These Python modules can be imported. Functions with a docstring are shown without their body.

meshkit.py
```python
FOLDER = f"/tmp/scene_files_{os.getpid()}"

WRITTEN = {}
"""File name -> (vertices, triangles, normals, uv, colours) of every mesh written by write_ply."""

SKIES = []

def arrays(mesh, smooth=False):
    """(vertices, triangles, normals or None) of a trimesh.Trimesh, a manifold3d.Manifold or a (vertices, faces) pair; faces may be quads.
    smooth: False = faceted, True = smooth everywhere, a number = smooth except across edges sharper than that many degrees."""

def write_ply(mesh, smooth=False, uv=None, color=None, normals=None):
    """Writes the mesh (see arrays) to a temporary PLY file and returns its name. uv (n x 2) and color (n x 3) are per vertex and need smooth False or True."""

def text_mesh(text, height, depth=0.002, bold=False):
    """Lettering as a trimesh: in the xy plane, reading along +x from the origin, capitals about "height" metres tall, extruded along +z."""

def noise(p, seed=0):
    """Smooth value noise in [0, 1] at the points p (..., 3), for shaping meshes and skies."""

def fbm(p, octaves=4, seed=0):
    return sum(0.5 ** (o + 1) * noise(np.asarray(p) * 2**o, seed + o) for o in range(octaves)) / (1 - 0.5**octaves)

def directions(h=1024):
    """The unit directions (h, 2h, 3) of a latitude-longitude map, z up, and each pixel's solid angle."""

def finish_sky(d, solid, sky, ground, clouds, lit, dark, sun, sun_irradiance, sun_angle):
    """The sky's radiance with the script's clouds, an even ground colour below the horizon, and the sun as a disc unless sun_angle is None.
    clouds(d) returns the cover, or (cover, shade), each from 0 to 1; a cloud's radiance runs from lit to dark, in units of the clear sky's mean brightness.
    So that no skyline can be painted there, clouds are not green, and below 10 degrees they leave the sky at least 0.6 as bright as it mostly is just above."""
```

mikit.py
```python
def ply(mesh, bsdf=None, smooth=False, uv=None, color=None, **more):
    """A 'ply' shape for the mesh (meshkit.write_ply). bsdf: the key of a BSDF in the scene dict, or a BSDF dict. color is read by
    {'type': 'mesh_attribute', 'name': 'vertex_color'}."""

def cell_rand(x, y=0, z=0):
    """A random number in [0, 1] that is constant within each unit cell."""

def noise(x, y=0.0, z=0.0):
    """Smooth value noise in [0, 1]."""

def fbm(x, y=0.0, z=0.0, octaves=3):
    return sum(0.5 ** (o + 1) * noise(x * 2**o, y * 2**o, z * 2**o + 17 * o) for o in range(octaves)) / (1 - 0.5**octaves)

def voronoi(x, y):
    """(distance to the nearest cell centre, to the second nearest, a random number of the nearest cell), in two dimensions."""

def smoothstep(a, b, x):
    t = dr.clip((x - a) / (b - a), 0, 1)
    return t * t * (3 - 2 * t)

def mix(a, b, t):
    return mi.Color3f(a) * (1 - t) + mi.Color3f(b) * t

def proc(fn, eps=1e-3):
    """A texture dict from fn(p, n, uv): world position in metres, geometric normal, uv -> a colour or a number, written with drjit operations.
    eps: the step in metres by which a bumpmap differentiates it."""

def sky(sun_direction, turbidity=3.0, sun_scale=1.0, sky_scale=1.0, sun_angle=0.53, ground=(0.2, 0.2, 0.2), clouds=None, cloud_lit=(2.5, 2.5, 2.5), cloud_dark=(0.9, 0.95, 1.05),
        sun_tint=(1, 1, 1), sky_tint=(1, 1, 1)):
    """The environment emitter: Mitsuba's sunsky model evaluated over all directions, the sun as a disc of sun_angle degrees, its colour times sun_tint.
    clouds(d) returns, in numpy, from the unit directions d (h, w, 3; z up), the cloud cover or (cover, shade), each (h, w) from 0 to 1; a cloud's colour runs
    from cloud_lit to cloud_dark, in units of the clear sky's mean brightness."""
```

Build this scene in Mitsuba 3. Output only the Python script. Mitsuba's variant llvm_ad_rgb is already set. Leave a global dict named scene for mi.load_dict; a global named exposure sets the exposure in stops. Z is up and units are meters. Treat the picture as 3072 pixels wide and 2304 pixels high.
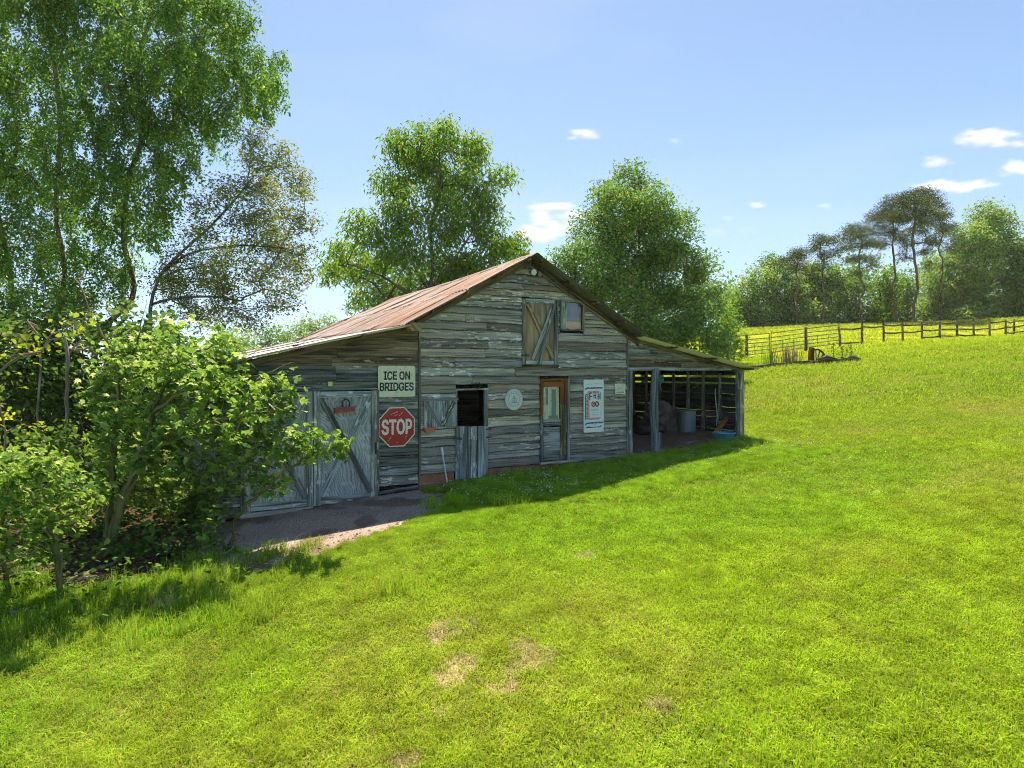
import math
import numpy as np
import trimesh
import mitsuba as mi
import drjit as dr
import mikit
import meshkit
from mikit import noise, fbm, voronoi, cell_rand, smoothstep, mix
from scipy.interpolate import RBFInterpolator, PchipInterpolator
from scipy.ndimage import gaussian_filter, map_coordinates
from scipy.spatial import cKDTree

T = mi.ScalarTransform4f
# ---------------------------------------------------------------- camera, sky, exposure
EYE = 2.5
FOC, CU, CV = 2100.0, 1536.0, 1115.0
exposure = 3.25
scene = {'camera': {'type': 'perspective', 'fov': 2 * math.degrees(math.atan(1536 / FOC)), 'fov_axis': 'x', 'near_clip': 0.1, 'far_clip': 3000.0,
                    'principal_point_offset_y': 37.0 / 2304, 'to_world': T().look_at(origin=[0, 0, EYE], target=[0, 10, EYE], up=[0, 0, 1])}}
SUN = (-0.05, 0.54, 1.06)
CLOUDS = [(1720, 412, 22, 9, .9), (1645, 622, 75, 13, 1), (1625, 690, 75, 42, 1), (1720, 655, 60, 30, .8), (2985, 418, 120, 24, 1), (2800, 490, 46, 17, .8), (3050, 508, 80, 24, 1),
          (2880, 560, 110, 17, 1), (2265, 617, 26, 9, .9), (2470, 622, 26, 8, .8), (2028, 425, 20, 5, .5), (930, 925, 60, 9, .35), (2190, 655, 20, 7, .4), (2150, 700, 26, 9, .3),
          (1745, 405, 50, 20, 1), (2950, 640, 60, 9, .3), (2240, 690, 40, 7, .3)]


def clouds(d):
    y = np.maximum(d[..., 1], 1e-3)
    u, v = CU + FOC * d[..., 0] / y, CV - FOC * d[..., 2] / y
    front = d[..., 1] > 0.2
    q = np.stack([u / 60, v / 22, u * 0], -1)
    n = meshkit.fbm(q, 5, 3)
    c = np.zeros(u.shape)
    shade = np.zeros(u.shape)
    for cu, cv, ru, rv, k in CLOUDS:
        e = ((u - cu) / ru) ** 2 + ((v - cv) / np.where(v < cv, rv, rv * .8)) ** 2
        val = k * np.clip((1.5 - e + (n - .5) * 3.6) / 1.3, 0, 1)
        shade = np.where(val > c, np.clip((v - cv) / rv * .25 + .2, 0, .6), shade)
        c = np.maximum(c, val)
    wide = meshkit.fbm(d * np.array([3., 3., 9.]) + 5, 5, 9)
    high = np.clip((wide - .52) * .9, 0, 1) * .35 * np.clip(d[..., 2] * 8, 0, 1)
    return np.maximum(c * c * (3 - 2 * c) * front * .9, high), shade


scene['sky'] = mikit.sky(SUN, turbidity=3.0, sun_scale=.85, clouds=clouds, cloud_lit=(2.3, 2.3, 2.35), cloud_dark=(1.3, 1.36, 1.5), sky_tint=(.64, .59, .615), ground=(.12, .16, .06))

HAZE = .00024
if HAZE:
    scene['air'] = {'type': 'homogeneous', 'albedo': {'type': 'rgb', 'value': [.95, .96, .97]}, 'sigma_t': {'type': 'rgb', 'value': [HAZE, HAZE, HAZE]}}
    scene['camera']['medium'] = {'type': 'ref', 'id': 'air'}
    scene['clear_air'] = {'type': 'null'}
    scene['haze'] = {'type': 'cube', 'bsdf': {'type': 'ref', 'id': 'clear_air'}, 'interior': {'type': 'ref', 'id': 'air'}, 'to_world': T().translate([100, 400, 14]).scale([1200, 1200, 24])}
labels = {}
if HAZE:
    labels['haze'] = {'label': 'thin summer haze over the hill', 'kind': 'stuff'}
rng = np.random.default_rng(11)


def P(u, v, y):
    """point at distance y in front of the eye that a full-size photo pixel looks at (used to measure positions)"""
    return np.array([(u - CU) / FOC * y, y, EYE + (CV - v) / FOC * y])


VS = 3072 / 2212.0


def V(x, y, d):
    return P(x * VS, y * VS, d)


BO, BE, BN = np.array([-2.31, 13.9, 0]), np.array([.852, .524, 0]), np.array([-.524, .852, 0])


def W(p):
    p = np.asarray(p, float)
    return BO + p[..., :1] * BE + p[..., 1:2] * BN + p[..., 2:] * np.array([0, 0, 1.0])


def FS(u, v, t=0.0):
    o = BO + t * BN
    a = (u - CU) / FOC
    s = (a * o[1] - o[0]) / (.852 - .524 * a)
    return s, EYE + (CV - v) / FOC * (o[1] + .524 * s)


def BS(x, y):
    dx, dy = x - BO[0], y - BO[1]
    return dx * .852 + dy * .524, -dx * .524 + dy * .852


counts = {}


def numbered(key):
    n = counts.get(key, 0)
    counts[key] = n + 1
    return key if n == 0 else f'{key}_{n:03d}'


def L(key, label=None, cat=None, group=None, kind=None):
    labels[key] = {k: v for k, v in (('label', label), ('category', cat), ('group', group), ('kind', kind)) if v}
    return key


def put(key, mesh, bsdf, uv=None, smooth=False, world=True, **more):
    """one entry of the scene; world=False: the mesh is in barn coordinates (along the front, inward, up)"""
    key = numbered(key)
    v, f = (np.asarray(mesh.vertices), np.asarray(mesh.faces)) if hasattr(mesh, 'vertices') else (np.asarray(mesh[0], float), np.asarray(mesh[1]))
    if not world:
        v = W(v)
    scene[key] = mikit.ply((v, f), bsdf, smooth=smooth, uv=uv, **more)
    return key


def join(parts):
    vs, fs, us, n = [], [], [], 0
    for p in parts:
        vs.append(p[0]); fs.append(np.asarray(p[1]) + n); n += len(p[0])
        us.append(p[2] if len(p) > 2 else np.zeros((len(p[0]), 2)))
    return np.vstack(vs), np.vstack(fs), np.vstack(us)


PID = [0]


def beam(p0, p1, w, d, side=(0, 0, 1), n=1, wob=0.0, taper=1.0):
    """a plank from p0 to p1: w wide along side, d thick; uv runs along the grain"""
    p0, p1, side = (np.asarray(x, float) for x in (p0, p1, side))
    ln = np.linalg.norm(p1 - p0)
    a = (p1 - p0) / ln
    side = side - a * (side @ a)
    side /= np.linalg.norm(side)
    dep = np.cross(a, side)
    PID[0] += 1
    u0 = 20.0 * PID[0]
    v, uv = [], []
    cs = [(-1, -1), (1, -1), (1, 1), (-1, 1)]
    for i in range(n + 1):
        k = i / n
        ww = 1 + (taper - 1) * k
        for j, (x, y) in enumerate(cs):
            o = side * (x * w / 2 * ww + wob * rng.normal()) + dep * (y * d / 2 * ww)
            v.append(p0 + a * (ln * k + (wob * rng.normal() if i in (0, n) else 0)) + o)
            uv.append((u0 + ln * k, x * w / 2 + y * d * .5))
    f = []
    for i in range(n):
        for j in range(4):
            q = i * 4
            f += [(q + j, q + (j + 1) % 4, q + 4 + (j + 1) % 4), (q + j, q + 4 + (j + 1) % 4, q + 4 + j)]
    f += [(0, 3, 2), (0, 2, 1)] + [(n * 4, n * 4 + 1, n * 4 + 2), (n * 4, n * 4 + 2, n * 4 + 3)]
    return np.array(v), np.array(f), np.array(uv)


def block(s0, s1, t0, t1, z0, z1, n=1, wob=0.0):
    """axis-aligned plank; the grain follows the longest side"""
    c = [(s0 + s1) / 2, (t0 + t1) / 2, (z0 + z1) / 2]
    e = [s1 - s0, t1 - t0, z1 - z0]
    k = int(np.argmax(np.abs(e)))
    p0, p1 = list(c), list(c)
    p0[k] -= e[k] / 2; p1[k] += e[k] / 2
    o = [i for i in range(3) if i != k]
    side = [0, 0, 0]
    side[o[1]] = 1
    return beam(p0, p1, e[o[1]], e[o[0]], side, n, wob)


def siding(sb0, sb1, st0, st1, zb, zt, out=.024, n=8, wave=.006):
    """a lapped board: the lower edge stands proud of the wall, the upper edge slips under the board above"""
    PID[0] += 1
    u0 = 20.0 * PID[0]
    v, uv = [], []
    tiltz = rng.normal() * .006
    warp = rng.normal(size=n + 1) * wave
    o2 = out * (1 + rng.normal(size=n + 1) * .14)
    for i in range(n + 1):
        k = i / n
        sb, st = sb0 + (sb1 - sb0) * k, st0 + (st1 - st0) * k
        b = zb + warp[i] + tiltz * (k - .5)
        for (s, t, z, vv) in ((sb, -o2[i], b, 0), (sb, 0.0, b + .004, -.02), (st, .012, zt, zt - zb + .01), (st, -.004, zt, zt - zb)):
            v.append((s, t, z)); uv.append((u0 + s - sb0, vv))
    f = []
    for i in range(n):
        q = i * 4
        for j in range(4):
            f += [(q + j, q + 4 + (j + 1) % 4, q + (j + 1) % 4), (q + j, q + 4 + j, q + 4 + (j + 1) % 4)]
    f += [(0, 1, 2), (0, 2, 3), (n * 4, n * 4 + 2, n * 4 + 1), (n * 4, n * 4 + 3, n * 4 + 2)]
    return np.array(v), np.array(f), np.array(uv)


def tube(pts, r, sides=8, cap=True):
    pts = np.asarray(pts, float)
    r = np.broadcast_to(np.asarray(r, float), (len(pts),))
    tan = np.gradient(pts, axis=0)
    tan /= np.linalg.norm(tan, axis=1, keepdims=True) + 1e-12
    ref = np.array([0, 0, 1.0]) if abs(tan[:, 2]).mean() < .8 else np.array([1.0, 0, 0])
    x = np.cross(tan, ref); x /= np.linalg.norm(x, axis=1, keepdims=True) + 1e-12
    y = np.cross(tan, x)
    a = np.arange(sides) / sides * 2 * np.pi
    v = (pts[:, None] + r[:, None, None] * (np.cos(a)[None, :, None] * x[:, None] + np.sin(a)[None, :, None] * y[:, None])).reshape(-1, 3)
    ln = np.r_[0, np.cumsum(np.linalg.norm(np.diff(pts, axis=0), axis=1))]
    PID[0] += 1
    uv = np.stack([20. * PID[0] + np.repeat(ln, sides), np.tile(a / 6.283 * 6.283, len(pts)) * np.repeat(r, sides)], 1)
    i, j = np.meshgrid(np.arange(len(pts) - 1), np.arange(sides), indexing='ij')
    q = (i * sides + j).ravel(); q2 = (i * sides + (j + 1) % sides).ravel()
    f = np.vstack([np.stack([q, q2, q2 + sides], 1), np.stack([q, q2 + sides, q + sides], 1)])
    if cap:
        m = len(pts) * sides
        v = np.vstack([v, pts[:1], pts[-1:]]); uv = np.vstack([uv, uv[:1], uv[-1:]])
        jj = np.arange(sides)
        f = np.vstack([f, np.stack([jj * 0 + m, (jj + 1) % sides, jj], 1), np.stack([jj * 0 + m + 1, m - sides + jj, m - sides + (jj + 1) % sides], 1)])
    return v, f, uv


def lathe(profile, n=28):
    """profile: (radius, height) pairs from bottom to top"""
    pr = np.asarray(profile, float)
    a = np.arange(n) / n * 2 * np.pi
    v = np.stack([pr[:, None, 0] * np.cos(a), pr[:, None, 0] * np.sin(a), np.broadcast_to(pr[:, None, 1], (len(pr), n))], -1).reshape(-1, 3)
    i, j = np.meshgrid(np.arange(len(pr) - 1), np.arange(n), indexing='ij')
    q = (i * n + j).ravel(); q2 = (i * n + (j + 1) % n).ravel()
    return v, np.vstack([np.stack([q, q2, q2 + n], 1), np.stack([q, q2 + n, q + n], 1)])


# ---------------------------------------------------------------- materials
def bs(key, color, rough=.9, **kw):
    tex = mikit.proc(color) if callable(color) else {'type': 'rgb', 'value': list(color)}
    if kw.pop('diffuse', False):
        scene[key] = {'type': 'twosided', 'm': {'type': 'diffuse', 'reflectance': tex}}
    else:
        scene[key] = {'type': 'twosided', 'm': {'type': 'principled', 'base_color': tex, 'roughness': rough, **kw}}


def wood(dark, light, fleck, fl=.5, tone=.5, contrast=1.0, edge=False):
    def fn(p, n, uv):
        u, v = uv.x, uv.y
        w = v + .012 * noise(u * 3.0, v * 8)
        g = fbm(u * 2.2, w * 42, 1.0, 3)
        g2 = noise(u * .8, w * 13, 4.0)
        c = mix(dark, light, dr.clip(((g - .5) * 1.5 + (g2 - .5) * .9) * contrast + .5, 0, 1))
        crack = smoothstep(.66, .8, noise(u * 1.6, w * 70, 9.0))
        c = c * (1 - .55 * crack)
        k = cell_rand(dr.floor(u / 20.0) + .5, 3.0)
        peel = smoothstep(.60, .70, fbm(u * 7.0, w * 34, 13.0, 3)) * smoothstep(.62 - fl * .4, .8 - fl * .3, noise(u * .7, w * 5 + k * 9, 21.0))
        c = mix(c, mi.Color3f(fleck), peel * .9)
        hue = cell_rand(dr.floor(u / 20.0) + .5, 7.0)
        c = c * mix((1.06, 1.0, .92), (.94, 1.0, 1.08), hue)
        c = c * (.16 + .84 * smoothstep(.003, .020, v)) if edge else c  # lap shadow line and edge weathering painted along the board's lower edge
        return c * (1 - tone * .5 + tone * k)
    return fn


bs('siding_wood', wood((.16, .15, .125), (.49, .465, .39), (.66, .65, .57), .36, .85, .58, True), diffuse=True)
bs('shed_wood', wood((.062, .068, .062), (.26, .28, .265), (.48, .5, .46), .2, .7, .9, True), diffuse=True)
bs('board_wood', wood((.062, .068, .062), (.26, .28, .265), (.48, .5, .46), .2, .5, .9), diffuse=True)
bs('brown_wood', wood((.06, .048, .034), (.26, .21, .135), (.36, .32, .24), .1, .5), diffuse=True)
bs('door_wood', wood((.14, .155, .15), (.48, .52, .49), (.65, .67, .62), .4, .4, .9), diffuse=True)
bs('trim_wood', wood((.09, .10, .095), (.37, .39, .37), (.5, .52, .48), .3, .4), diffuse=True)
bs('tan_wood', wood((.13, .095, .055), (.42, .32, .19), (.5, .42, .3), .3, .35), diffuse=True)
bs('red_wood', wood((.10, .035, .015), (.33, .12, .045), (.3, .25, .2), .2, .3), diffuse=True)
bs('pale_wood', wood((.25, .27, .23), (.5, .53, .46), (.65, .66, .6), .5, .3), diffuse=True)
bs('fence_wood', wood((.06, .048, .04), (.23, .19, .16), (.4, .38, .34), .25, .6), diffuse=True)
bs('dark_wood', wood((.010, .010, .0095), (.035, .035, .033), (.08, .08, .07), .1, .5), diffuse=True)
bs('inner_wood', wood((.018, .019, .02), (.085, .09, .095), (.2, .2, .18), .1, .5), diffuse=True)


def grey_ply(p, n, uv):
    u, v = uv.x, uv.y
    r = dr.sqrt(dr.square(noise(u * 1.3, v * 2.5, 3.0)) + .02)
    rings = dr.sin((noise(u * 1.1, v * 3.2, 5.0) * 9 + v * 16 + noise(u * 4, v * 9, 2.0) * 1.2) * 6.28)
    c = mix((.20, .23, .23), (.56, .61, .60), dr.clip(rings * .28 + .45 + (fbm(u * 2, v * 40, 2.0) - .5) * .8, 0, 1))
    c = mix(c, mi.Color3f(.62, .66, .64), smoothstep(.58, .7, fbm(u * 6, v * 9, 8.0)) * .45)
    return c * (.75 + .4 * r)


bs('weathered_plywood', grey_ply, diffuse=True)


def tan_ply(p, n, uv):
    u, v = uv.x, uv.y
    c = mix((.21, .15, .09), (.54, .43, .26), fbm(u * 2.0, v * 14, 3.0))
    s = smoothstep(.45, .75, noise(u * 1.2, v * 20, 6.0))
    c = mix(c, mi.Color3f(.14, .12, .10), s * .7 * smoothstep(.3, .5, noise(u * 1.1, v * 3, 1.0)))
    return mix(c, mi.Color3f(.40, .22, .13), smoothstep(.58, .7, fbm(u * 3, v * 6, 9.0)) * .5)


bs('stained_plywood', tan_ply, diffuse=True)


def rust(p, n, uv):
    s, t = uv.x, uv.y      # s: across the ribs, t: down the slope
    streak = fbm(s * 5.0, t * .55, 2.0, 3)
    big = fbm(s * .55 + 3, t * .5, 6.0, 3)
    c = mix((.16, .068, .033), (.29, .145, .08), streak)
    c = mix(c, mi.Color3f(.26, .22, .20), smoothstep(.48, .68, big * .5 + streak * .5 + smoothstep(1.5, 7.5, s) * .16))
    c = mix(c, mi.Color3f(.15, .055, .03), smoothstep(.6, .8, noise(s * 9, t * 1.5, 5.0)) * .5)
    sheet = cell_rand(dr.floor(s / .61), dr.floor(t / 1.9), 4)
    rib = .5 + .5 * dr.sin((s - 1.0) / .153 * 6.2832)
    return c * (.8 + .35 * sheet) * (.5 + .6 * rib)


bs('rusty_roof', rust, .75)


def galv(p, n, uv):
    s, t = uv.x, uv.y
    c = mix((.46, .45, .43), (.68, .67, .65), fbm(s * 4.0, t * .8, 2.0, 3))
    c = mix(c, mi.Color3f(.36, .24, .17), smoothstep(.62, .8, fbm(s * 3.0, t * 1.2, 9.0, 3)) * .6)
    return c * (.88 + .2 * cell_rand(dr.floor(s / .61), 1.0, 4))


bs('galvanised_roof', galv, .6)
bs('dull_roof', lambda p, n, uv: mix((.075, .07, .062), (.15, .145, .135), fbm(uv.x * 4, uv.y, 3.0)), .7)


def clay(p, n, uv):
    c = mix((.25, .105, .06), (.42, .20, .12), fbm(p.x * 9, p.y * 9, p.z * 5))
    return mix(c, mi.Color3f(.3, .25, .2), smoothstep(.55, .75, fbm(p.x * 4, p.y * 4, p.z * 12)) * .6)


bs('clay_block', clay, diffuse=True)
bs('mortar', (.38, .33, .28), diffuse=True)


def slab(p, n, uv):
    c = mix((.23, .175, .14), (.40, .325, .27), fbm(p.x * 2, p.y * 2, 0.0, 4))
    sp = cell_rand(dr.floor(p.x * 70), dr.floor(p.y * 70))
    c = c * (.6 + .8 * sp)
    return mix(c, mi.Color3f(.12, .08, .055), smoothstep(.5, .7, fbm(p.x * 1.6 + 4, p.y * 1.6, 2.0)) * .7)


bs('aggregate', slab, diffuse=True)


def dirt(p, n, uv):
    c = mix((.13, .085, .06), (.28, .17, .12), fbm(p.x * 3, p.y * 3, 0.0, 4))
    return c * (.7 + .6 * cell_rand(dr.floor(p.x * 40), dr.floor(p.y * 40)))


bs('dirt', dirt, diffuse=True)


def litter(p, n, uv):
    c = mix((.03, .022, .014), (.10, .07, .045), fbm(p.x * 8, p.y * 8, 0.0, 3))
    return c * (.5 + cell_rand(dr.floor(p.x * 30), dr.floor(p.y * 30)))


BARE = [(1330, 1905, .55, .22), (1570, 2000, .55, .30), (1400, 2030, .5, .22), (1290, 2140, .3, .14), (1770, 1670, .35, .1), (1790, 1340, 1.2, .25), (500, 1830, .3, .18), (2000, 2130, .25, .1), (2920, 2130, .2, .08), (1240, 2290, .3, .1), (1480, 2080, .3, .12)]
BARE_XY = []     # filled once the ground is known


def patchy(p):
    """0..1: how dry the turf is at a place"""
    dry = smoothstep(.50, .72, fbm(p.x * .42, p.y * .42, 3.0, 3))
    yel = smoothstep(.42, .7, fbm(p.x * .13 + 5, p.y * .13, 8.0, 2))
    bare = mi.Float(0)
    for x, y, rx, ry in BARE_XY:
        e = dr.square((p.x - x) / rx) + dr.square((p.y - y) / ry)
        bare = dr.maximum(bare, smoothstep(1.2, .1, e + (fbm(p.x * 5, p.y * 5, 1.0, 4) - .42) * 5.0))
    return dry, yel, bare


def turf(p, n, uv):
    dry, yel, bare = patchy(p)
    c = mix((.055, .095, .012), (.12, .16, .02), fbm(p.x * 11, p.y * 11, 0.0, 3))
    c = mix(c, mi.Color3f(.17, .15, .045), dry * .55)
    c = mix(c, mi.Color3f(.33, .25, .15), bare)
    far = smoothstep(22., 50., p.y)
    c = mix(c, mix((.22, .29, .015), (.36, .37, .025), fbm(p.x * .8, p.y * .8, 0.0, 4)), far)
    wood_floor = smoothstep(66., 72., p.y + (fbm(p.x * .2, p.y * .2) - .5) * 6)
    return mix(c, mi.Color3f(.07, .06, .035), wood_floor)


bs('turf', turf, diffuse=True)


def thin(key, fn, rough=.5, trans=.9, **kw):
    scene[key] = {'type': 'principledthin', 'base_color': mikit.proc(fn), 'roughness': rough, 'diff_trans': trans, 'eta': 1.45, **kw}


def grass_col(p, n, uv):
    dry, yel, bare = patchy(p)
    r = uv.x
    c = mix((.19, .41, .02), (.41, .59, .035), r)
    hill = smoothstep(20., 46., p.y)
    c = mix(c, mi.Color3f(.47, .58, .03), dr.maximum(yel * .45, hill * .85))
    c = mix(c, mi.Color3f(.48, .42, .10), dr.maximum(dry * .16, smoothstep(.93, .96, r) * .8))
    c = mix(c, mi.Color3f(.55, .46, .27), bare * .55)
    clump = fbm(p.x * 5.5, p.y * 5.5, 4.0, 3)
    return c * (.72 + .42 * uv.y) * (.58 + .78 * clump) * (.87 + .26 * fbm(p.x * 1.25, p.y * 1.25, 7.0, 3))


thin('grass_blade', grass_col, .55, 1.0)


def leaf_fn(a, b, c3, k3=.12):
    def fn(p, n, uv):
        r = uv.x
        c = mix(a, b, r)
        c = mix(c, mi.Color3f(c3), smoothstep(1 - k3, 1 - k3 * .6, cell_rand(r * 977, 3.0)))
        return c * (.8 + .35 * fbm(p.x * .6, p.y * .6, p.z * .6, 2))
    return fn


thin('birch_leaf', leaf_fn((0.086, 0.204, 0.033), (0.204, 0.399, 0.058), (0.483, 0.620, 0.071)), .45, .9)
thin('mimosa_leaf', leaf_fn((.15, .22, .05), (.33, .40, .09), (.33, .24, .11), .2), .5, .9)
thin('pecan_leaf', leaf_fn((0.108, 0.233, 0.021), (0.269, 0.448, 0.039), (0.448, 0.394, 0.054), .1), .45, 1.0)
thin('oak_leaf', leaf_fn((0.104, 0.222, 0.048), (0.253, 0.430, 0.083), (0.445, 0.415, 0.119), .12), .5, .8)
thin('wood_leaf', leaf_fn((0.152, 0.289, 0.074), (0.389, 0.592, 0.135), (0.542, 0.440, 0.169), .15), .5, .8)
thin('pine_needle', leaf_fn((0.078, 0.129, 0.041), (0.193, 0.259, 0.078), (0.336, 0.284, 0.129), .15), .5, .4)
thin('fig_leaf', leaf_fn((.07, .18, .045), (.36, .52, .075), (.50, .58, .22), .2), .3, 1.1)
thin('redbud_leaf', leaf_fn((.20, .32, .02), (.40, .48, .025), (.50, .43, .03), .15), .4, 1.0)
thin('ivy_leaf', leaf_fn((0.050, 0.126, 0.024), (0.151, 0.269, 0.042), (0.269, 0.336, 0.084), .1), .4, .7)
thin('dry_leaf', leaf_fn((.2, .14, .08), (.38, .28, .16), (.1, .06, .04), .2), .6, .5)


def bark_fn(a, b, sc=1.0):
    def fn(p, n, uv):
        g = fbm(uv.x * 3 * sc, uv.y * 26 * sc, 2.0, 3)
        return mix(a, b, dr.clip((g - .5) * 1.8 + .5, 0, 1))
    return fn


bs('bark', bark_fn((.05, .04, .032), (.20, .165, .13)), diffuse=True)
bs('birch_bark', bark_fn((.09, .05, .03), (.33, .22, .15)), diffuse=True)
bs('pale_bark', bark_fn((.14, .11, .085), (.38, .32, .26)), diffuse=True)
bs('mossy_bark', bark_fn((.07, .07, .025), (.24, .22, .09)), diffuse=True)
bs('pine_bark', bark_fn((.09, .06, .045), (.25, .17, .13)), diffuse=True)
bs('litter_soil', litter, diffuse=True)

bs('sign_cream', lambda p, n, uv: mix((.60, .63, .42), (.70, .71, .52), fbm(p.x * 4, p.z * 4, p.y * 4)) * (1 - .25 * smoothstep(.62, .75, fbm(p.x * 11, p.z * 11, p.y * 11))), .5)
bs('sign_black', (.02, .022, .022), .6)
bs('sign_red', lambda p, n, uv: mix((.33, .008, .012), (.45, .014, .018), fbm(p.x * 5, p.z * 5, p.y * 5)), .38)
bs('sign_white', lambda p, n, uv: mix((.66, .63, .54), (.78, .74, .64), fbm(p.x * 6, p.z * 6, p.y * 6)), .45)
bs('steel', (.42, .46, .47), .4, metallic=.6)
bs('iron', (.035, .03, .028), .6)
bs('gate_steel', (.13, .13, .13), .45, metallic=.3)
bs('red_paint', lambda p, n, uv: mix((.20, .035, .03), (.33, .06, .045), fbm(p.x * 9, p.z * 9, p.y * 9)), .6)
bs('terracotta', (.48, .15, .08), .6)
bs('feed_white', lambda p, n, uv: mix((.62, .70, .66), (.72, .78, .75), fbm(p.x * 3, p.z * 3, p.y * 3)), .45)
bs('feed_blue', (.025, .12, .26), .45)
bs('feed_navy', (.03, .05, .10), .45)
bs('feed_pink', (.62, .25, .28), .45)
bs('feed_red', (.26, .03, .04), .45)
bs('feed_green', (.03, .17, .15), .45)
bs('feed_grey', (.36, .42, .42), .5)
bs('plaque_paint', lambda p, n, uv: mix((.48, .55, .50), (.62, .67, .62), fbm(p.x * 14, p.z * 14, p.y * 14)), .6)
bs('plaque_dark', (.27, .33, .29), .6)
bs('yellow_card', (.62, .62, .22), .6)
bs('barrel_grey', (.14, .19, .205), .5)
bs('tub_blue', (.035, .25, .42), .4)
bs('tub_teal', (.03, .16, .17), .5)
bs('tarp', lambda p, n, uv: mix((.07, .068, .06), (.16, .15, .13), fbm(p.x * 4, p.y * 4, p.z * 4)), .8)
bs('black_plastic', (.015, .016, .022), .45)
bs('cloth_green', (.02, .12, .10), .7)
bs('white_metal', (.62, .68, .68), .45)
bs('curtain', lambda p, n, uv: mix((.40, .48, .40), (.68, .74, .66), fbm(uv.x * 9, uv.y * 3)), .8)
bs('curtain_blue', (.10, .16, .22), .8)
bs('painted_reflection', lambda p, n, uv: mix((.03, .045, .05), (.10, .13, .14), fbm(p.x * 5, p.z * 5, p.y * 5)), .5)  # blue grey of mirrored sky and trees, painted for the loft window
bs('paper_orange', lambda p, n, uv: mix((.42, .20, .06), (.50, .36, .13), fbm(p.x * 8, p.z * 8, p.y * 8)), .7)
scene['glass'] = {'type': 'thindielectric', 'int_ior': 1.5}
bs('white_flower', (.75, .76, .68), .7)
bs('straw', lambda p, n, uv: mix((.26, .19, .10), (.45, .36, .2), cell_rand(uv.x * 91)), diffuse=True)

# ---------------------------------------------------------------- ground
gp = []


def g(x, y, z):
    gp.append((x, y, z))


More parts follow.
